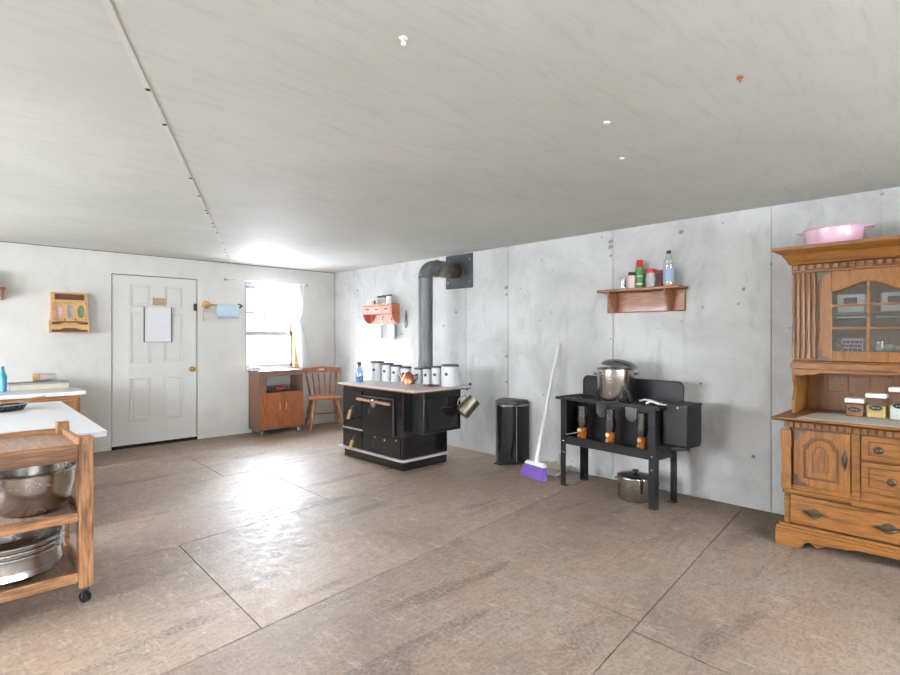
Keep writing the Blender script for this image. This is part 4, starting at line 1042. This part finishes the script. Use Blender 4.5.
# ------------------------------------------------------------------ red spice shelf on the right wall with hanging tools
t = thing('spice_shelf', 'salmon red wooden shelf with small drawers and hooks on the wall', 'shelf', (-0.001, -0.93, 1.50), R(-90))
L = 0.66
MB().box(0, L, -0.145, 0, 0.245, 0.262).build('shelf_board', 'redpine', t, bevel=0.003)
MB().box(0, L, -0.012, 0, 0.0, 0.244).build('back_board', 'redpine', t, bevel=0.003)
MB().box(0.02, L - 0.02, -0.125, -0.0125, 0.13, 0.140).build('drawer_floor', 'redpine', t)
for x in (0.0, L - 0.018):
    b = MB(); b.prism([(-0.0125, 0.244), (-0.135, 0.244), (-0.135, 0.12), (-0.11, 0.06), (-0.06, 0.015), (-0.0125, 0.0)], 'X', x, x + 0.018); b.build('side_board', 'redpine', t, bevel=0.002)
for i in range(3):
    xa = 0.022 + i * 0.206; b = MB(); b.box(xa, xa + 0.200, -0.138, -0.020, 0.142, 0.240); d_ = b.build('drawer', 'redpine', t, bevel=0.003)
    MB().tube([(xa + 0.07, -0.1385, 0.19), (xa + 0.085, -0.155, 0.196), (xa + 0.115, -0.155, 0.196), (xa + 0.13, -0.1385, 0.19)], 0.006, 8).build('handle', 'antique', d_, True)
    MB().tube([(xa + 0.10, -0.013, 0.10), (xa + 0.10, -0.035, 0.085), (xa + 0.10, -0.040, 0.055), (xa + 0.10, -0.025, 0.05)], 0.006, 8).build('hook', 'antique', t, True)
G2 = 'jars on the salmon red spice shelf'
zs = 1.7625
jar_round('spice_jar', (-0.07, -1.10, zs), 0.028, 0.05, 'copper', 'short reddish jar at the left end of the red spice shelf', 'jar', G2, 0.018, 'pinkpaper')
for y, hh, lb in ((-1.24, 0.095, 'dark lidded clear jar in the middle of the red spice shelf'), (-1.34, 0.10, 'dark lidded clear jar next to the tallest on the red spice shelf'), (-1.45, 0.105, 'tallest dark lidded jar at the right of the red spice shelf')):
    jar_round('spice_jar', (-0.07, y, zs), 0.042, hh, 'paper' if y < -1.4 else 'glass', lb, 'jar', G2, 0.022, 'darklid', None if y < -1.4 else 'greybox')
t = thing('spatula', 'narrow grey spatula hanging under the red spice shelf', 'spatula', (-0.045, -1.258, 1.53))
MB().box(-0.004, 0.004, -0.022, 0.022, -0.235, -0.05).build('blade', 'plate', t, bevel=0.003)
MB().cyl((0, 0, -0.0495), (0, 0, 0.035), 0.006, n=8).build('handle', 'chrome', t, True)
t = thing('turner', 'wide grey cutting turner hanging under the red spice shelf', 'turner', (-0.052, -1.464, 1.525))
b = MB(); b.prism([(0.09 * u / 1.0, v) for u, v in ((-1, -0.20), (-0.8, -0.225), (0.8, -0.225), (1, -0.20), (1, -0.07), (0.75, -0.035), (-0.75, -0.035), (-1, -0.07))], 'X', -0.003, 0.003)
b.build('blade', 'greyplast', t, bevel=0.001)
MB().cyl((0, 0, -0.0345), (0, 0, 0.035), 0.007, n=8).build('handle', 'chrome', t, True)
t = thing('tongs', 'thin dark tongs hanging on the wall right of the spice shelf', 'tongs', (-0.012, -1.735, 1.56))
MB().tube([(0, 0, 0.11), (0, 0.010, 0.02), (0, 0.024, -0.06), (0, 0.010, -0.12)], 0.005, 8).build('arm', 'darklid', t, True)
MB().tube([(0, 0, 0.11), (0, -0.010, 0.02), (0, -0.024, -0.06), (0, -0.010, -0.12)], 0.005, 8).build('arm', 'darklid', t, True)

# ------------------------------------------------------------------ chair in the corner
ch = thing('wooden_chair', 'reddish wooden spindle back chair in the corner beside the cabinet', 'chair', (-0.40, -0.36, 0), R(-20))
ch.scale = (1.06, 1.0, 1.0)
b = MB(); sh = [(0.22, -0.20), (0.235, 0.0), (0.20, 0.19), (0.10, 0.215), (-0.10, 0.215), (-0.20, 0.19), (-0.235, 0.0), (-0.22, -0.20), (0, -0.225)]
b.prism(sh, 'Z', 0.425, 0.458); b.build('seat', 'chair', ch, True, bevel=0.012)
LT = []
for sx, sy in ((-1, -1), (1, -1), (-1, 1), (1, 1)):
    a = Vector((sx * 0.225, sy * 0.215, 0)); e = Vector((sx * 0.155, sy * 0.14, 0.4245))
    P_ = [a.lerp(e, k) for k in (0, .12, .25, .35, .5, .65, .72, .85, 1)]
    MB().tube(P_, [0.015, 0.019, 0.026, 0.018, 0.028, 0.027, 0.018, 0.025, 0.019], 12).build('leg', 'chair', ch, True); LT.append((a, e))
def lv(i, k): return LT[i][0].lerp(LT[i][1], k)
for i, j, k in ((0, 2, .36), (1, 3, .36), (2, 3, .42)):
    p, q = lv(i, k), lv(j, k); MB().tube([p, p.lerp(q, .3), p.lerp(q, .5), p.lerp(q, .7), q], [0.007, 0.010, 0.012, 0.010, 0.007], 10).build('stretcher', 'chair', ch, True)
for i in range(6):
    u = -1 + 2 * i / 5
    p = Vector((u * 0.165, 0.175 - 0.01 * abs(u), 0.4585)); q = Vector((u * 0.215, 0.245, 0.785))
    rr = [0.010, 0.013, 0.008, 0.012, 0.007] if abs(u) < 0.9 else [0.013, 0.017, 0.012, 0.016, 0.012]
    MB().tube([p, p.lerp(q, .25), p.lerp(q, .5), p.lerp(q, .72), q], rr, 10).build('spindle', 'chair', ch, True)
b = MB(); N = 12; top = []; bot = []
for i in range(N + 1):
    u = -1 + 2 * i / N
    for lst, yy in ((top, 0), (bot, 0)): pass
    y = 0.245 + 0.012 * (1 - u * u)
    zt_ = 0.865 + 0.010 * math.cos(u * PI); top.append((u * 0.262, y, zt_)); bot.append((u * 0.252, y, 0.7855 + 0.008 * (1 - u * u)))
for d0, in ((0.0,),):
    A = [b.V((x, y - 0.011, z)) for x, y, z in top]; B = [b.V((x, y - 0.011, z)) for x, y, z in bot]
    C_ = [b.V((x, y + 0.011, z)) for x, y, z in top]; D = [b.V((x, y + 0.011, z)) for x, y, z in bot]
    for i in range(N):
        b.bm.faces.new((A[i], A[i + 1], B[i + 1], B[i])); b.bm.faces.new((C_[i], D[i], D[i + 1], C_[i + 1]))
        b.bm.faces.new((A[i], C_[i], C_[i + 1], A[i + 1])); b.bm.faces.new((B[i], B[i + 1], D[i + 1], D[i]))
    b.bm.faces.new((A[0], B[0], D[0], C_[0])); b.bm.faces.new((A[N], C_[N], D[N], B[N]))
cr_ = b.build('crest_rail', 'chair', ch, True, bevel=0.003)
b = MB(); b.prism([(-0.05, 0.822), (-0.03, 0.842), (0, 0.846), (0.03, 0.842), (0.05, 0.822), (0.02, 0.815), (-0.02, 0.815)], 'Y', 0.2415, 0.2455); b.build('crest_motif', 'cream', cr_)

# ------------------------------------------------------------------ rolling cabinet under the window
co = (-1.06, -0.19, 0)
cb_ = thing('rolling_cabinet', 'brown rolling cabinet with two doors and an open bay under the window', 'cabinet', co)
xa, xb, yf, yk = -1.385, -0.745, -0.355, -0.025
def Q(): return MB(co)
for x in (xa, xb - 0.022):
    b = Q(); b.box(x, x + 0.022, yf, yk, 0.065, 0.835); b.build('side_panel', 'walnut', cb_, bevel=0.002)
b = Q(); b.box(xa - 0.012, xb + 0.012, yf - 0.012, yk, 0.8355, 0.862).box(xa + 0.0225, xb - 0.0225, yf, yf + 0.02, 0.785, 0.835); b.build('top', 'walnut', cb_, bevel=0.003)
b = Q(); b.box(xa + 0.0225, xb - 0.0225, yf + 0.015, yk, 0.545, 0.565).box(xa + 0.0225, xb - 0.0225, yf + 0.01, yk, 0.070, 0.105).box(xa + 0.0225, xb - 0.0225, yk - 0.008, yk, 0.105, 0.545); b.build('shelf', 'walnut', cb_)
b = Q(); b.box(xa + 0.0225, xa + 0.10, yf, yf + 0.018, 0.565, 0.784); b.build('face_stile', 'walnut', cb_)
m = (xa + xb) / 2
for i, (p, q) in enumerate(((xa + 0.004, m - 0.002), (m + 0.002, xb - 0.004))):
    b = Q(); b.box(p, q, yf - 0.018, yf - 0.001, 0.085, 0.56); d_ = b.build('door', 'cabdoor', cb_, bevel=0.004)
    b = Q()
    for k in range(3):
        w = (q - p - 0.06) / 3; b.box(p + 0.03 + k * w + 0.004, p + 0.03 + (k + 1) * w - 0.004, yf - 0.022, yf - 0.018, 0.12, 0.53)
    b.build('door_panel', 'cabdoor', d_, bevel=0.003)
    hx = q - 0.045 if i == 0 else p + 0.045
    b = Q(); b.tube([(hx, yf - 0.0225, 0.425), (hx, yf - 0.04, 0.41), (hx, yf - 0.04, 0.345), (hx, yf - 0.0225, 0.33)], 0.009, 8); b.build('handle', 'bamboo', d_, True)
for x in (xa + 0.05, xb - 0.05):
    for y in (yf + 0.035, yk - 0.045):
        b = Q(); b.cyl((x - 0.012, y, 0.029), (x + 0.012, y, 0.029), 0.029, n=18); b.box(x - 0.02, x + 0.02, y - 0.012, y + 0.012, 0.045, 0.0645); b.build('caster', 'greyplast', cb_, True)
t = thing('wire_tray', 'dark wire tray holding a red cloth in the cabinet bay', 'tray', (-1.02, -0.19, 0.5655))
b = MB(); b.box(-0.22, 0.22, -0.12, 0.12, 0, 0.006); b.build('bottom', 'castiron', t)
b = MB()
for z in (0.03, 0.065): b.tube([(-0.22, -0.12, z), (0.22, -0.12, z), (0.22, 0.12, z), (-0.22, 0.12, z)], 0.003, 6, True)
for i in range(12):
    for y in (-0.12, 0.12): b.cyl((-0.22 + 0.04 * i, y, 0.006), (-0.22 + 0.04 * i, y, 0.065), 0.002, n=6)
b.build('wire_side', 'castiron', t, True)
b = MB((-1.0, -0.20, 0.572)); rn = random.Random(5)
gx = 14
pts = [[b.V((-1.0 - 0.14 + 0.28 * i / gx, -0.20 - 0.07 + 0.14 * j / 8, 0.573 + 0.055 * math.sin(PI * i / gx) * math.sin(PI * j / 8) + rn.uniform(0, 0.03) * math.sin(PI * i / gx))) for j in range(9)] for i in range(gx + 1)]
for i in range(gx):
    for j in range(8): b.bm.faces.new((pts[i][j], pts[i + 1][j], pts[i + 1][j + 1], pts[i][j + 1]))
tag(b.build('cloth', 'redcloth', smooth=True, solid=0.004, sub=1), 'crumpled red and white cloth lying in the wire tray in the cabinet', 'cloth')
t = thing('small_box', 'small white box with dark dots on the left end of the rolling cabinet', 'box', (-1.39, -0.19, 0.8625))
MB().box(-0.045, 0.075, -0.06, 0.04, 0, 0.055).build('body', 'white', t, bevel=0.006)
b = MB()
for x in (-0.02, 0.02, 0.05): b.lathe((x, -0.0602, 0.028), [(0.008, 0), (0.006, 0.003), (0, 0.003)], 10, (0, -1, 0))
b.build('buttons', 'darklid', t)

# ------------------------------------------------------------------ curtain and rod
t = thing('curtain_rod', 'thin white curtain rod across the top of the window', 'curtain rod', (-1.09, -0.05, 2.085))
MB().cyl((-0.62, 0, 0.006), (0.62, 0, 0.0), 0.007, n=10).build('rod', 'white', t, True)
for x in (-0.60, 0.60): MB().box(x - 0.012, x + 0.012, 0.008, 0.049, -0.014, 0.016).build('bracket', 'greyplast', t)
def curtain():
    b = MB((-1.0, -0.06, 1.5)); nu, nz = 60, 36; rows = []
    key = [(2.076, -1.375, -0.575), (1.98, -1.29, -0.568), (1.85, -1.12, -0.575), (1.72, -0.93, -0.595), (1.62, -0.79, -0.625), (1.575, -0.745, -0.645), (1.53, -0.735, -0.630), (1.42, -0.715, -0.580), (1.25, -0.695, -0.53), (1.05, -0.67, -0.485), (0.885, -0.64, -0.465)]
    for k in range(nz + 1):
        z = 2.076 + (0.885 - 2.076) * k / nz
        for (za, l0, r0), (zb, l1, r1) in zip(key, key[1:]):
            if za >= z >= zb - 1e-6:
                f = (za - z) / (za - zb); l = l0 + (l1 - l0) * f; r_ = r0 + (r1 - r0) * f; break
        row = []
        for i in range(nu + 1):
            s = i / nu; w = (r_ - l)
            amp = 0.016 + 0.012 * (1 - min(1, w / 0.8))
            y = -0.075 + amp * math.sin(2 * PI * 9 * s + 0.6 * math.sin(5 * s + z)) * min(1, 0.35 + k / 8)
            row.append(b.V((l + w * s, y, z)))
        rows.append(row)
    for A, B in zip(rows, rows[1:]):
        for i in range(nu): b.bm.faces.new((A[i], A[i + 1], B[i + 1], B[i]))
    return b
tag(curtain().build('curtain', 'curtain', smooth=True), 'sheer white curtain gathered to the right side of the window', 'curtain')
b = MB((-0.69, -0.075, 1.575)); b.tube([(-0.69 + 0.062 * math.cos(R(a)), -0.073 + 0.036 * math.sin(R(a)), 1.575) for a in range(0, 360, 20)], 0.008, 8, True)
b.tube([(-0.63, -0.07, 1.575), (-0.60, -0.03, 1.58), (-0.585, -0.002, 1.585)], 0.005, 8)
tag(b.build('curtain_tieback', 'white', smooth=True), 'white cord tying the sheer curtain to the window side', 'tieback')

# ------------------------------------------------------------------ towel rail, papers on the door, wrap rack, far left shelf
t = thing('towel_bar', 'turned wooden towel bar mounted on the wall between door and window', 'towel rail', (-1.74, -0.001, 1.735))
MB().lathe((-0.20, 0, 0), [(0.052, 0), (0.052, 0.010), (0.035, 0.016), (0.022, 0.03), (0.03, 0.05), (0.022, 0.065), (0, 0.07)], 20, (0, -1, 0)).build('rosette', 'bamboo', t, True)
MB().tube([(-0.20, -0.06, 0), (-0.14, -0.06, 0), (-0.12, -0.06, 0), (0.20, -0.06, 0), (0.25, -0.06, 0)], [0.018, 0.014, 0.009, 0.009, 0.012], 12).build('rod', 'bamboo', t, True)
b = MB(); b.lathe((0.235, 0, 0), [(0.034, 0), (0.034, 0.008), (0.014, 0.014), (0.014, 0.045), (0.018, 0.075), (0, 0.08)], 16, (0, -1, 0)); b.build('end_bracket', 'antique', t, True)
MB().tube([(-0.235, -0.045, -0.01), (-0.24, -0.03, -0.10), (-0.238, -0.025, -0.215)], [0.004, 0.003, 0.006], 8).build('cord', 'bamboo', t, True)
b = MB((-1.68, -0.061, 1.735)); xs_ = (-1.825, -1.535); pr_ = [(-0.045, 1.60), (-0.046, 1.66), (-0.047, 1.72), (-0.052, 1.742), (-0.061, 1.7475), (-0.070, 1.742), (-0.075, 1.72), (-0.077, 1.64), (-0.079, 1.565)]
rows = [[b.V((xs_[0] + (xs_[1] - xs_[0]) * i / 12, y + 0.002 * math.sin(i * 1.3) * (1.75 - z) * 6, z)) for i in range(13)] for y, z in pr_]
for A, B in zip(rows, rows[1:]):
    for i in range(12): b.bm.faces.new((A[i], A[i + 1], B[i + 1], B[i]))
tag(b.build('hand_towel', 'towel', smooth=True, solid=0.004), 'pale blue hand towel hanging over the wooden towel bar', 'towel')
t = thing('memo_board', 'white memo board with dark side rails hung on the door', 'board', (-2.514, 0.0, 1.26))
MB().box(-0.148, 0.148, -0.012, 0, 0.0, 0.412).build('sheet', 'paper', t)
for x in (-0.154, 0.148): MB().box(x, x + 0.008, -0.016, 0, -0.004, 0.42).build('side_rail', 'darklid', t)
MB().box(-0.1455, 0.1475, -0.015, 0, -0.008, -0.0005).build('bottom_rail', 'greyplast', t)
b = MB((-2.497, 0.0, 1.70)); b.box(-2.567, -2.425, -0.004, 0.000, 1.705, 1.795)
tag(b.build('picture_card', 'bronzepic'), 'small brown picture card stuck on the door above the memo board', 'picture')
wr = thing('wrap_organizer', 'bamboo wrap organizer with three oval windows on the back wall', 'rack', (-3.415, -0.001, 1.365))
b = MB(); w = 0.165
hz = [(-0.112, 0), (0.0, 0), (0.112, 0)]
# face board with three oval openings: built as strips around them
def oval_board(b, x0, x1, z0, z1, cxs, cz, rx, rz, y0, y1):
    edges = [x0] + [(cxs[i] + cxs[i + 1]) / 2 for i in range(len(cxs) - 1)] + [x1]
    for i, cx in enumerate(cxs):
        xa, xb = edges[i], edges[i + 1]; N = 32
        inner = [(cx + rx * math.cos(2 * PI * k / N), cz + rz * math.sin(2 * PI * k / N)) for k in range(N)]
        outer = []
        for k in range(N):
            a = 2 * PI * k / N; c, s = math.cos(a), math.sin(a)
            hx = (xb - cx) if c > 0 else (cx - xa); hz_ = (z1 - cz) if s > 0 else (cz - z0)
            f = min(hx / abs(c) if abs(c) > 1e-6 else 1e9, hz_ / abs(s) if abs(s) > 1e-6 else 1e9)
            outer.append((cx + c * f, cz + s * f))
        V = {}
        for nm, ring in (('i', inner), ('o', outer)):
            for yy, tagn in ((y0, 'f'), (y1, 'b')): V[nm + tagn] = [b.V((u, yy, v)) for u, v in ring]
        for k in range(N):
            l = (k + 1) % N
            b.bm.faces.new((V['if'][k], V['if'][l], V['of'][l], V['of'][k])); b.bm.faces.new((V['ib'][k], V['ob'][k], V['ob'][l], V['ib'][l]))
            b.bm.faces.new((V['if'][k], V['ib'][k], V['ib'][l], V['if'][l]))
oval_board(b, -w + 0.015, w - 0.015, 0.145, 0.335, (-0.10, 0.0, 0.10), 0.235, 0.030, 0.072, -0.085, -0.077)
b.build('face_board', 'bamboo', wr)
b = MB(); b.box(-w, -w + 0.015, -0.085, 0, 0.14, 0.44).box(w - 0.015, w, -0.085, 0, 0.14, 0.44).box(-w + 0.015, w - 0.015, -0.085, 0, 0.425, 0.44)
b.box(-w + 0.015, w - 0.015, -0.085, -0.077, 0.335, 0.36).box(-w + 0.015, -w + 0.03, -0.085, -0.077, 0.36, 0.425).box(w - 0.03, w - 0.015, -0.085, -0.077, 0.36, 0.425).box(-w + 0.015, w - 0.015, -0.008, 0, 0.14, 0.425)
b.box(-w - 0.012, w + 0.012, -0.10, 0, 0.125, 0.14).box(-w + 0.015, w - 0.015, -0.07, -0.008, 0.345, 0.355)
b.build('case', 'bamboo', wr, bevel=0.002)
b = MB(); b.box(-w - 0.012, w + 0.012, -0.10, 0, 0.0, 0.012).box(-w - 0.012, -w, -0.10, 0, 0.012, 0.125).box(w, w + 0.012, -0.10, 0, 0.012, 0.125).box(-w, w, -0.008, 0, 0.012, 0.125)
fr = [(-w, 0.035), (-w, 0.092), (-w * 0.6, 0.092), (-0.05, 0.108), (0.05, 0.108), (w * 0.6, 0.092), (w, 0.092), (w, 0.035), (w * 0.6, 0.035), (0.05, 0.052), (-0.05, 0.052), (-w * 0.6, 0.035)]
b.prism(fr, 'Y', -0.10, -0.092); b.build('wrap_drawer', 'bamboo', wr, bevel=0.001)
MB().box(-w + 0.002, w - 0.002, -0.080, -0.010, 0.0125, 0.110).build('wrap_roll_box', 'oakdark', wr)
MB().box(-w + 0.032, w - 0.032, -0.060, -0.010, 0.362, 0.423).build('slot_back', 'oakdark', wr)
for i, (x, m_, l) in enumerate(((-0.10, 'pinkbox', 'pink and white bag carton behind the left oval of the bamboo organizer'), (0.0, 'greybox', 'grey and white bag carton behind the middle oval of the bamboo organizer'), (0.10, 'greenbox', 'green and white bag carton behind the right oval of the bamboo organizer'))):
    b = MB((-3.415 + x, -0.045, 1.5055)); X = -3.415 + x; b.box(X - 0.042, X + 0.042, -0.072, -0.012, 1.5055, 1.69)
    tag(b.build('bag_carton', m_, bevel=0.003), l, 'box', 'bag cartons in the bamboo organizer')
t = thing('plate_shelf', 'brown wooden shelf end on the back wall at the left edge of the picture', 'shelf', (-4.30, -0.001, 1.70))
MB().box(-0.32, 0.335, -0.16, 0, 0.105, 0.125).build('shelf_board', 'shelf', t, bevel=0.003)
for x in (-0.28, 0.305): 
    b = MB(); b.prism([(0, 0), (0, 0.1045), (-0.14, 0.1045), (-0.10, 0.05), (-0.03, 0.01)], 'X', x, x + 0.02); b.build('bracket', 'shelf', t)
MB().box(-0.26, 0.26, -0.012, 0, 0.01, 0.1045).build('back_board', 'shelf', t)
t = thing('jug', 'white jug on the brown shelf at the left edge', 'jug', (-4.055, -0.08, 1.8255))
MB().lathe((0, 0, 0), [(0, 0), (0.05, 0), (0.065, 0.05), (0.045, 0.12), (0.05, 0.16), (0.045, 0.16), (0.04, 0.12), (0, 0.03)], 22).build('body', 'white', t, True)
MB().tube([(-0.04, 0, 0.13), (-0.09, 0, 0.12), (-0.09, 0, 0.06), (-0.06, 0, 0.045)], 0.008, 8).build('handle', 'white', t, True)

# ------------------------------------------------------------------ dresser and table at the left
t = thing('dresser', 'low wooden dresser with white top against the back wall left of the door', 'dresser', (-4.05, -0.40, 0))
MB().box(-0.72, 0.655, -0.40, 0.395, 0.742, 0.78).build('top', 'laminate', t, bevel=0.005)
MB().box(-0.68, 0.61, -0.37, 0.390, 0.06, 0.7415).build('case', 'dresser', t, bevel=0.004)
MB().box(-0.66, 0.59, -0.33, 0.37, 0.0, 0.0595).build('toe_base', 'dresser', t)
for i in range(3):
    for z0_, z1_ in ((0.52, 0.715), (0.30, 0.50), (0.09, 0.28)):
        xa_ = -0.66 + i * 0.42; b = MB(); b.box(xa_ + 0.01, xa_ + 0.405, -0.386, -0.3705, z0_, z1_); d_ = b.build('drawer', 'dresser', t, bevel=0.004)
        MB().lathe((xa_ + 0.21, -0.3865, (z0_ + z1_) / 2), [(0.010, 0), (0.010, 0.012), (0.018, 0.02), (0, 0.028)], 12, (0, -1, 0)).build('knob', 'antique', d_, True)
DZ = 0.7805
t = thing('baking_tin', 'flat grey lidded baking tin on the white topped dresser', 'tin', (-3.70, -0.22, DZ))
MB().box(-0.25, 0.235, -0.12, 0.12, 0, 0.055).build('tin_body', 'beige', t, bevel=0.006)
MB().box(-0.255, 0.24, -0.125, 0.125, 0.0555, 0.072).build('lid', 'greyplast', t, bevel=0.004)
t = thing('jar', 'small jar with orange lid lying on the grey baking tin', 'jar', (-3.66, -0.22, DZ + 0.0725), R(-4))
MB().cyl((-0.05, 0, 0.043), (0.10, 0, 0.043), 0.042, n=20).build('body', 'glass', t, True)
MB().cyl((-0.04, 0, 0.043), (0.06, 0, 0.043), 0.038, n=20).build('contents', 'pinkpaper', t, True)
MB().cyl((-0.095, 0, 0.043), (-0.0505, 0, 0.043), 0.043, n=20).build('lid', 'bamboo', t, True)
t = thing('soap_bottle', 'tall blue bottle on the dresser at the left edge of the picture', 'bottle', (-4.005, -0.33, DZ))
MB().lathe((0, 0, 0), [(0, 0), (0.035, 0), (0.036, 0.15), (0.02, 0.19), (0.012, 0.22), (0, 0.22)], 20).build('body', 'teal', t, True)
MB().lathe((0, 0, 0.2205), [(0.014, 0), (0.014, 0.03), (0, 0.03)], 14).build('cap', 'teal', t, True)

t = thing('island_table', 'long white topped island table behind the oak cart', 'table', (-4.25, -2.2, 0), R(-2))
MB().box(-0.60, 0.56, -1.02, 1.08, 0.69, 0.73).build('top', 'laminate', t, bevel=0.004)
MB().box(-0.50, 0.20, -0.70, 0.95, 0.08, 0.6895).build('cabinet', 'white', t, bevel=0.003)
MB().box(-0.46, 0.16, -0.66, 0.91, 0.0, 0.0795).build('toe_base', 'greyplast', t)
IZ = 0.7305
t = thing('roasting_pan', 'dark roasting pan on the far end of the white island table', 'pan', (-4.16, -1.62, IZ), R(10))
b = MB(); b.prism([(0.19 * math.cos(R(a)), 0.12 * math.sin(R(a))) for a in range(0, 360, 15)], 'Z', 0, 0.006)
N = 24
for k in range(N):
    a, c2_ = 2 * PI * k / N, 2 * PI * (k + 1) / N
    q = [(0.19, 0.12, 0.006, a), (0.19, 0.12, 0.006, c2_), (0.215, 0.14, 0.05, c2_), (0.215, 0.14, 0.05, a)]
    b.poly([(rx * math.cos(u), ry * math.sin(u), z) for rx, ry, z, u in q])
b.build('body', 'castiron', t, True, solid=0.003)
MB().tube([(0.215 * math.cos(R(a)), 0.14 * math.sin(R(a)), 0.05) for a in range(0, 360, 12)], 0.005, 8, True).build('rim', 'greyplast', t, True)
t = thing('ladle', 'thin wooden handled spoon lying across the dark roasting pan', 'spoon', (-4.08, -1.62, IZ + 0.062), R(28))
MB().tube([(-0.02, 0, 0), (0.12, 0, 0.006), (0.30, 0, 0.022)], [0.006, 0.006, 0.008], 8).build('handle', 'bamboo', t, True)
MB().sphere((-0.05, 0, 0.0), 0.032, 1.2, 1, 0.35).build('spoon_bowl', 'bamboo', t, True)

# ------------------------------------------------------------------ oak cart with bowls
go = (-4.36, -3.69, 0)
ca = thing('kitchen_cart', 'three tier oak kitchen cart on casters at the left edge', 'cart', go)
def Cc(): return MB(go)
cx0, cx1, cy0, cy1 = -4.78, -3.95, -4.03, -3.345
pw = 0.062
POST = [(cx0, cy0), (cx1 - pw, cy0), (cx0, cy1 - pw), (cx1 - pw, cy1 - pw)]
for x, y in POST:
    b = Cc(); b.box(x, x + pw, y, y + pw, 0.082, 0.83); p_ = b.build('post', 'cartZ', ca, bevel=0.004)
    cxm, cym = x + pw / 2, y + pw / 2
    b = Cc(); b.cyl((cxm - 0.010, cym - 0.006, 0.0275), (cxm + 0.010, cym + 0.006, 0.0275), 0.0275, n=18); b.build('caster_wheel', 'black', p_, True)
    b = Cc(); b.box(cxm - 0.016, cxm - 0.011, cym - 0.014, cym + 0.014, 0.024, 0.07).box(cxm + 0.011, cxm + 0.016, cym - 0.014, cym + 0.014, 0.024, 0.07).box(cxm - 0.016, cxm + 0.016, cym - 0.016, cym + 0.016, 0.070, 0.0815); b.build('caster_fork', 'darklid', p_)
for z0_, z1_ in ((0.715, 0.795), (0.415, 0.462), (0.112, 0.162)):
    for y in (cy0 + 0.008, cy1 - 0.032):
        b = Cc(); b.box(cx0 + pw + 0.0005, cx1 - pw - 0.0005, y, y + 0.024, z0_, z1_); b.build('rail', 'cartX', ca, bevel=0.004)
    for x in (cx0 + 0.012, cx1 - 0.036):
        b = Cc(); b.box(x, x + 0.024, cy0 + pw + 0.0005, cy1 - pw - 0.0005, z0_, z1_); b.build('rail', 'cartX', ca, bevel=0.004)
for z, m_ in ((0.765, 'carttop'), (0.425, 'carttop'), (0.122, 'carttop')):
    b = Cc(); b.box(cx0 + 0.038, cx1 - 0.038, cy0 + 0.034, cy1 - 0.034, z - 0.016, z); b.build('shelf', m_, ca)
for x, y in POST[1::2]:
    b = Cc(); b.cyl((x + pw / 2 - 0.01, y - 0.0005, 0.79), (x + pw / 2 - 0.01, y - 0.004, 0.79), 0.008, n=10); b.build('plug', 'cartX', ca, True)
def bowl(c, r, h, label, tilt=(0, 0, 0), group=None, rb=0.55):
    t = thing('mixing_bowl', label, 'bowl', c, 0, group); t.rotation_euler = tilt
    pr_ = [(0, 0), (r * rb, 0)] + [(r * rb + r * (0.97 - rb) * math.sin(R(a)), h - h * math.cos(R(a)) * 1.0) for a in (15, 30, 45, 60, 75, 90)]
    pr_ = [(0, 0), (r * rb, 0.0), (r * (rb + .18), h * .10), (r * (rb + .30), h * .28), (r * 0.94, h * .62), (r * 0.955, h * .95)]
    inn = [(max(0, x - 0.003), z + 0.004) for x, z in pr_[::-1]]
    MB().lathe((0, 0, 0), pr_ + [(r * 0.955, h * 0.97)] + inn, 44).build('body', 'steel', t, True)
    MB().tube([(r * 0.975 * math.cos(R(a)), r * 0.975 * math.sin(R(a)), h * 0.975) for a in range(0, 360, 8)], 0.008, 8, True).build('rim', 'chrome', t, True)
    return t
bowl((-4.165, -3.70, 0.4255), 0.200, 0.222, 'large deep stainless bowl on the middle shelf of the oak cart')
G3 = 'nested stainless bowls on the bottom shelf'
bowl((-4.255, -3.68, 0.1225), 0.235, 0.135, 'lowest of the nested stainless bowls on the bottom shelf of the cart', (0, 0, 0), G3, 0.70)
bowl((-4.255, -3.68, 0.1495), 0.236, 0.135, 'middle one of the nested stainless bowls on the bottom shelf of the cart', (0, 0, 0), G3, 0.66)
bowl((-4.255, -3.68, 0.1765), 0.237, 0.135, 'topmost of the nested stainless bowls on the bottom shelf of the cart', (0, 0, 0), G3, 0.62)
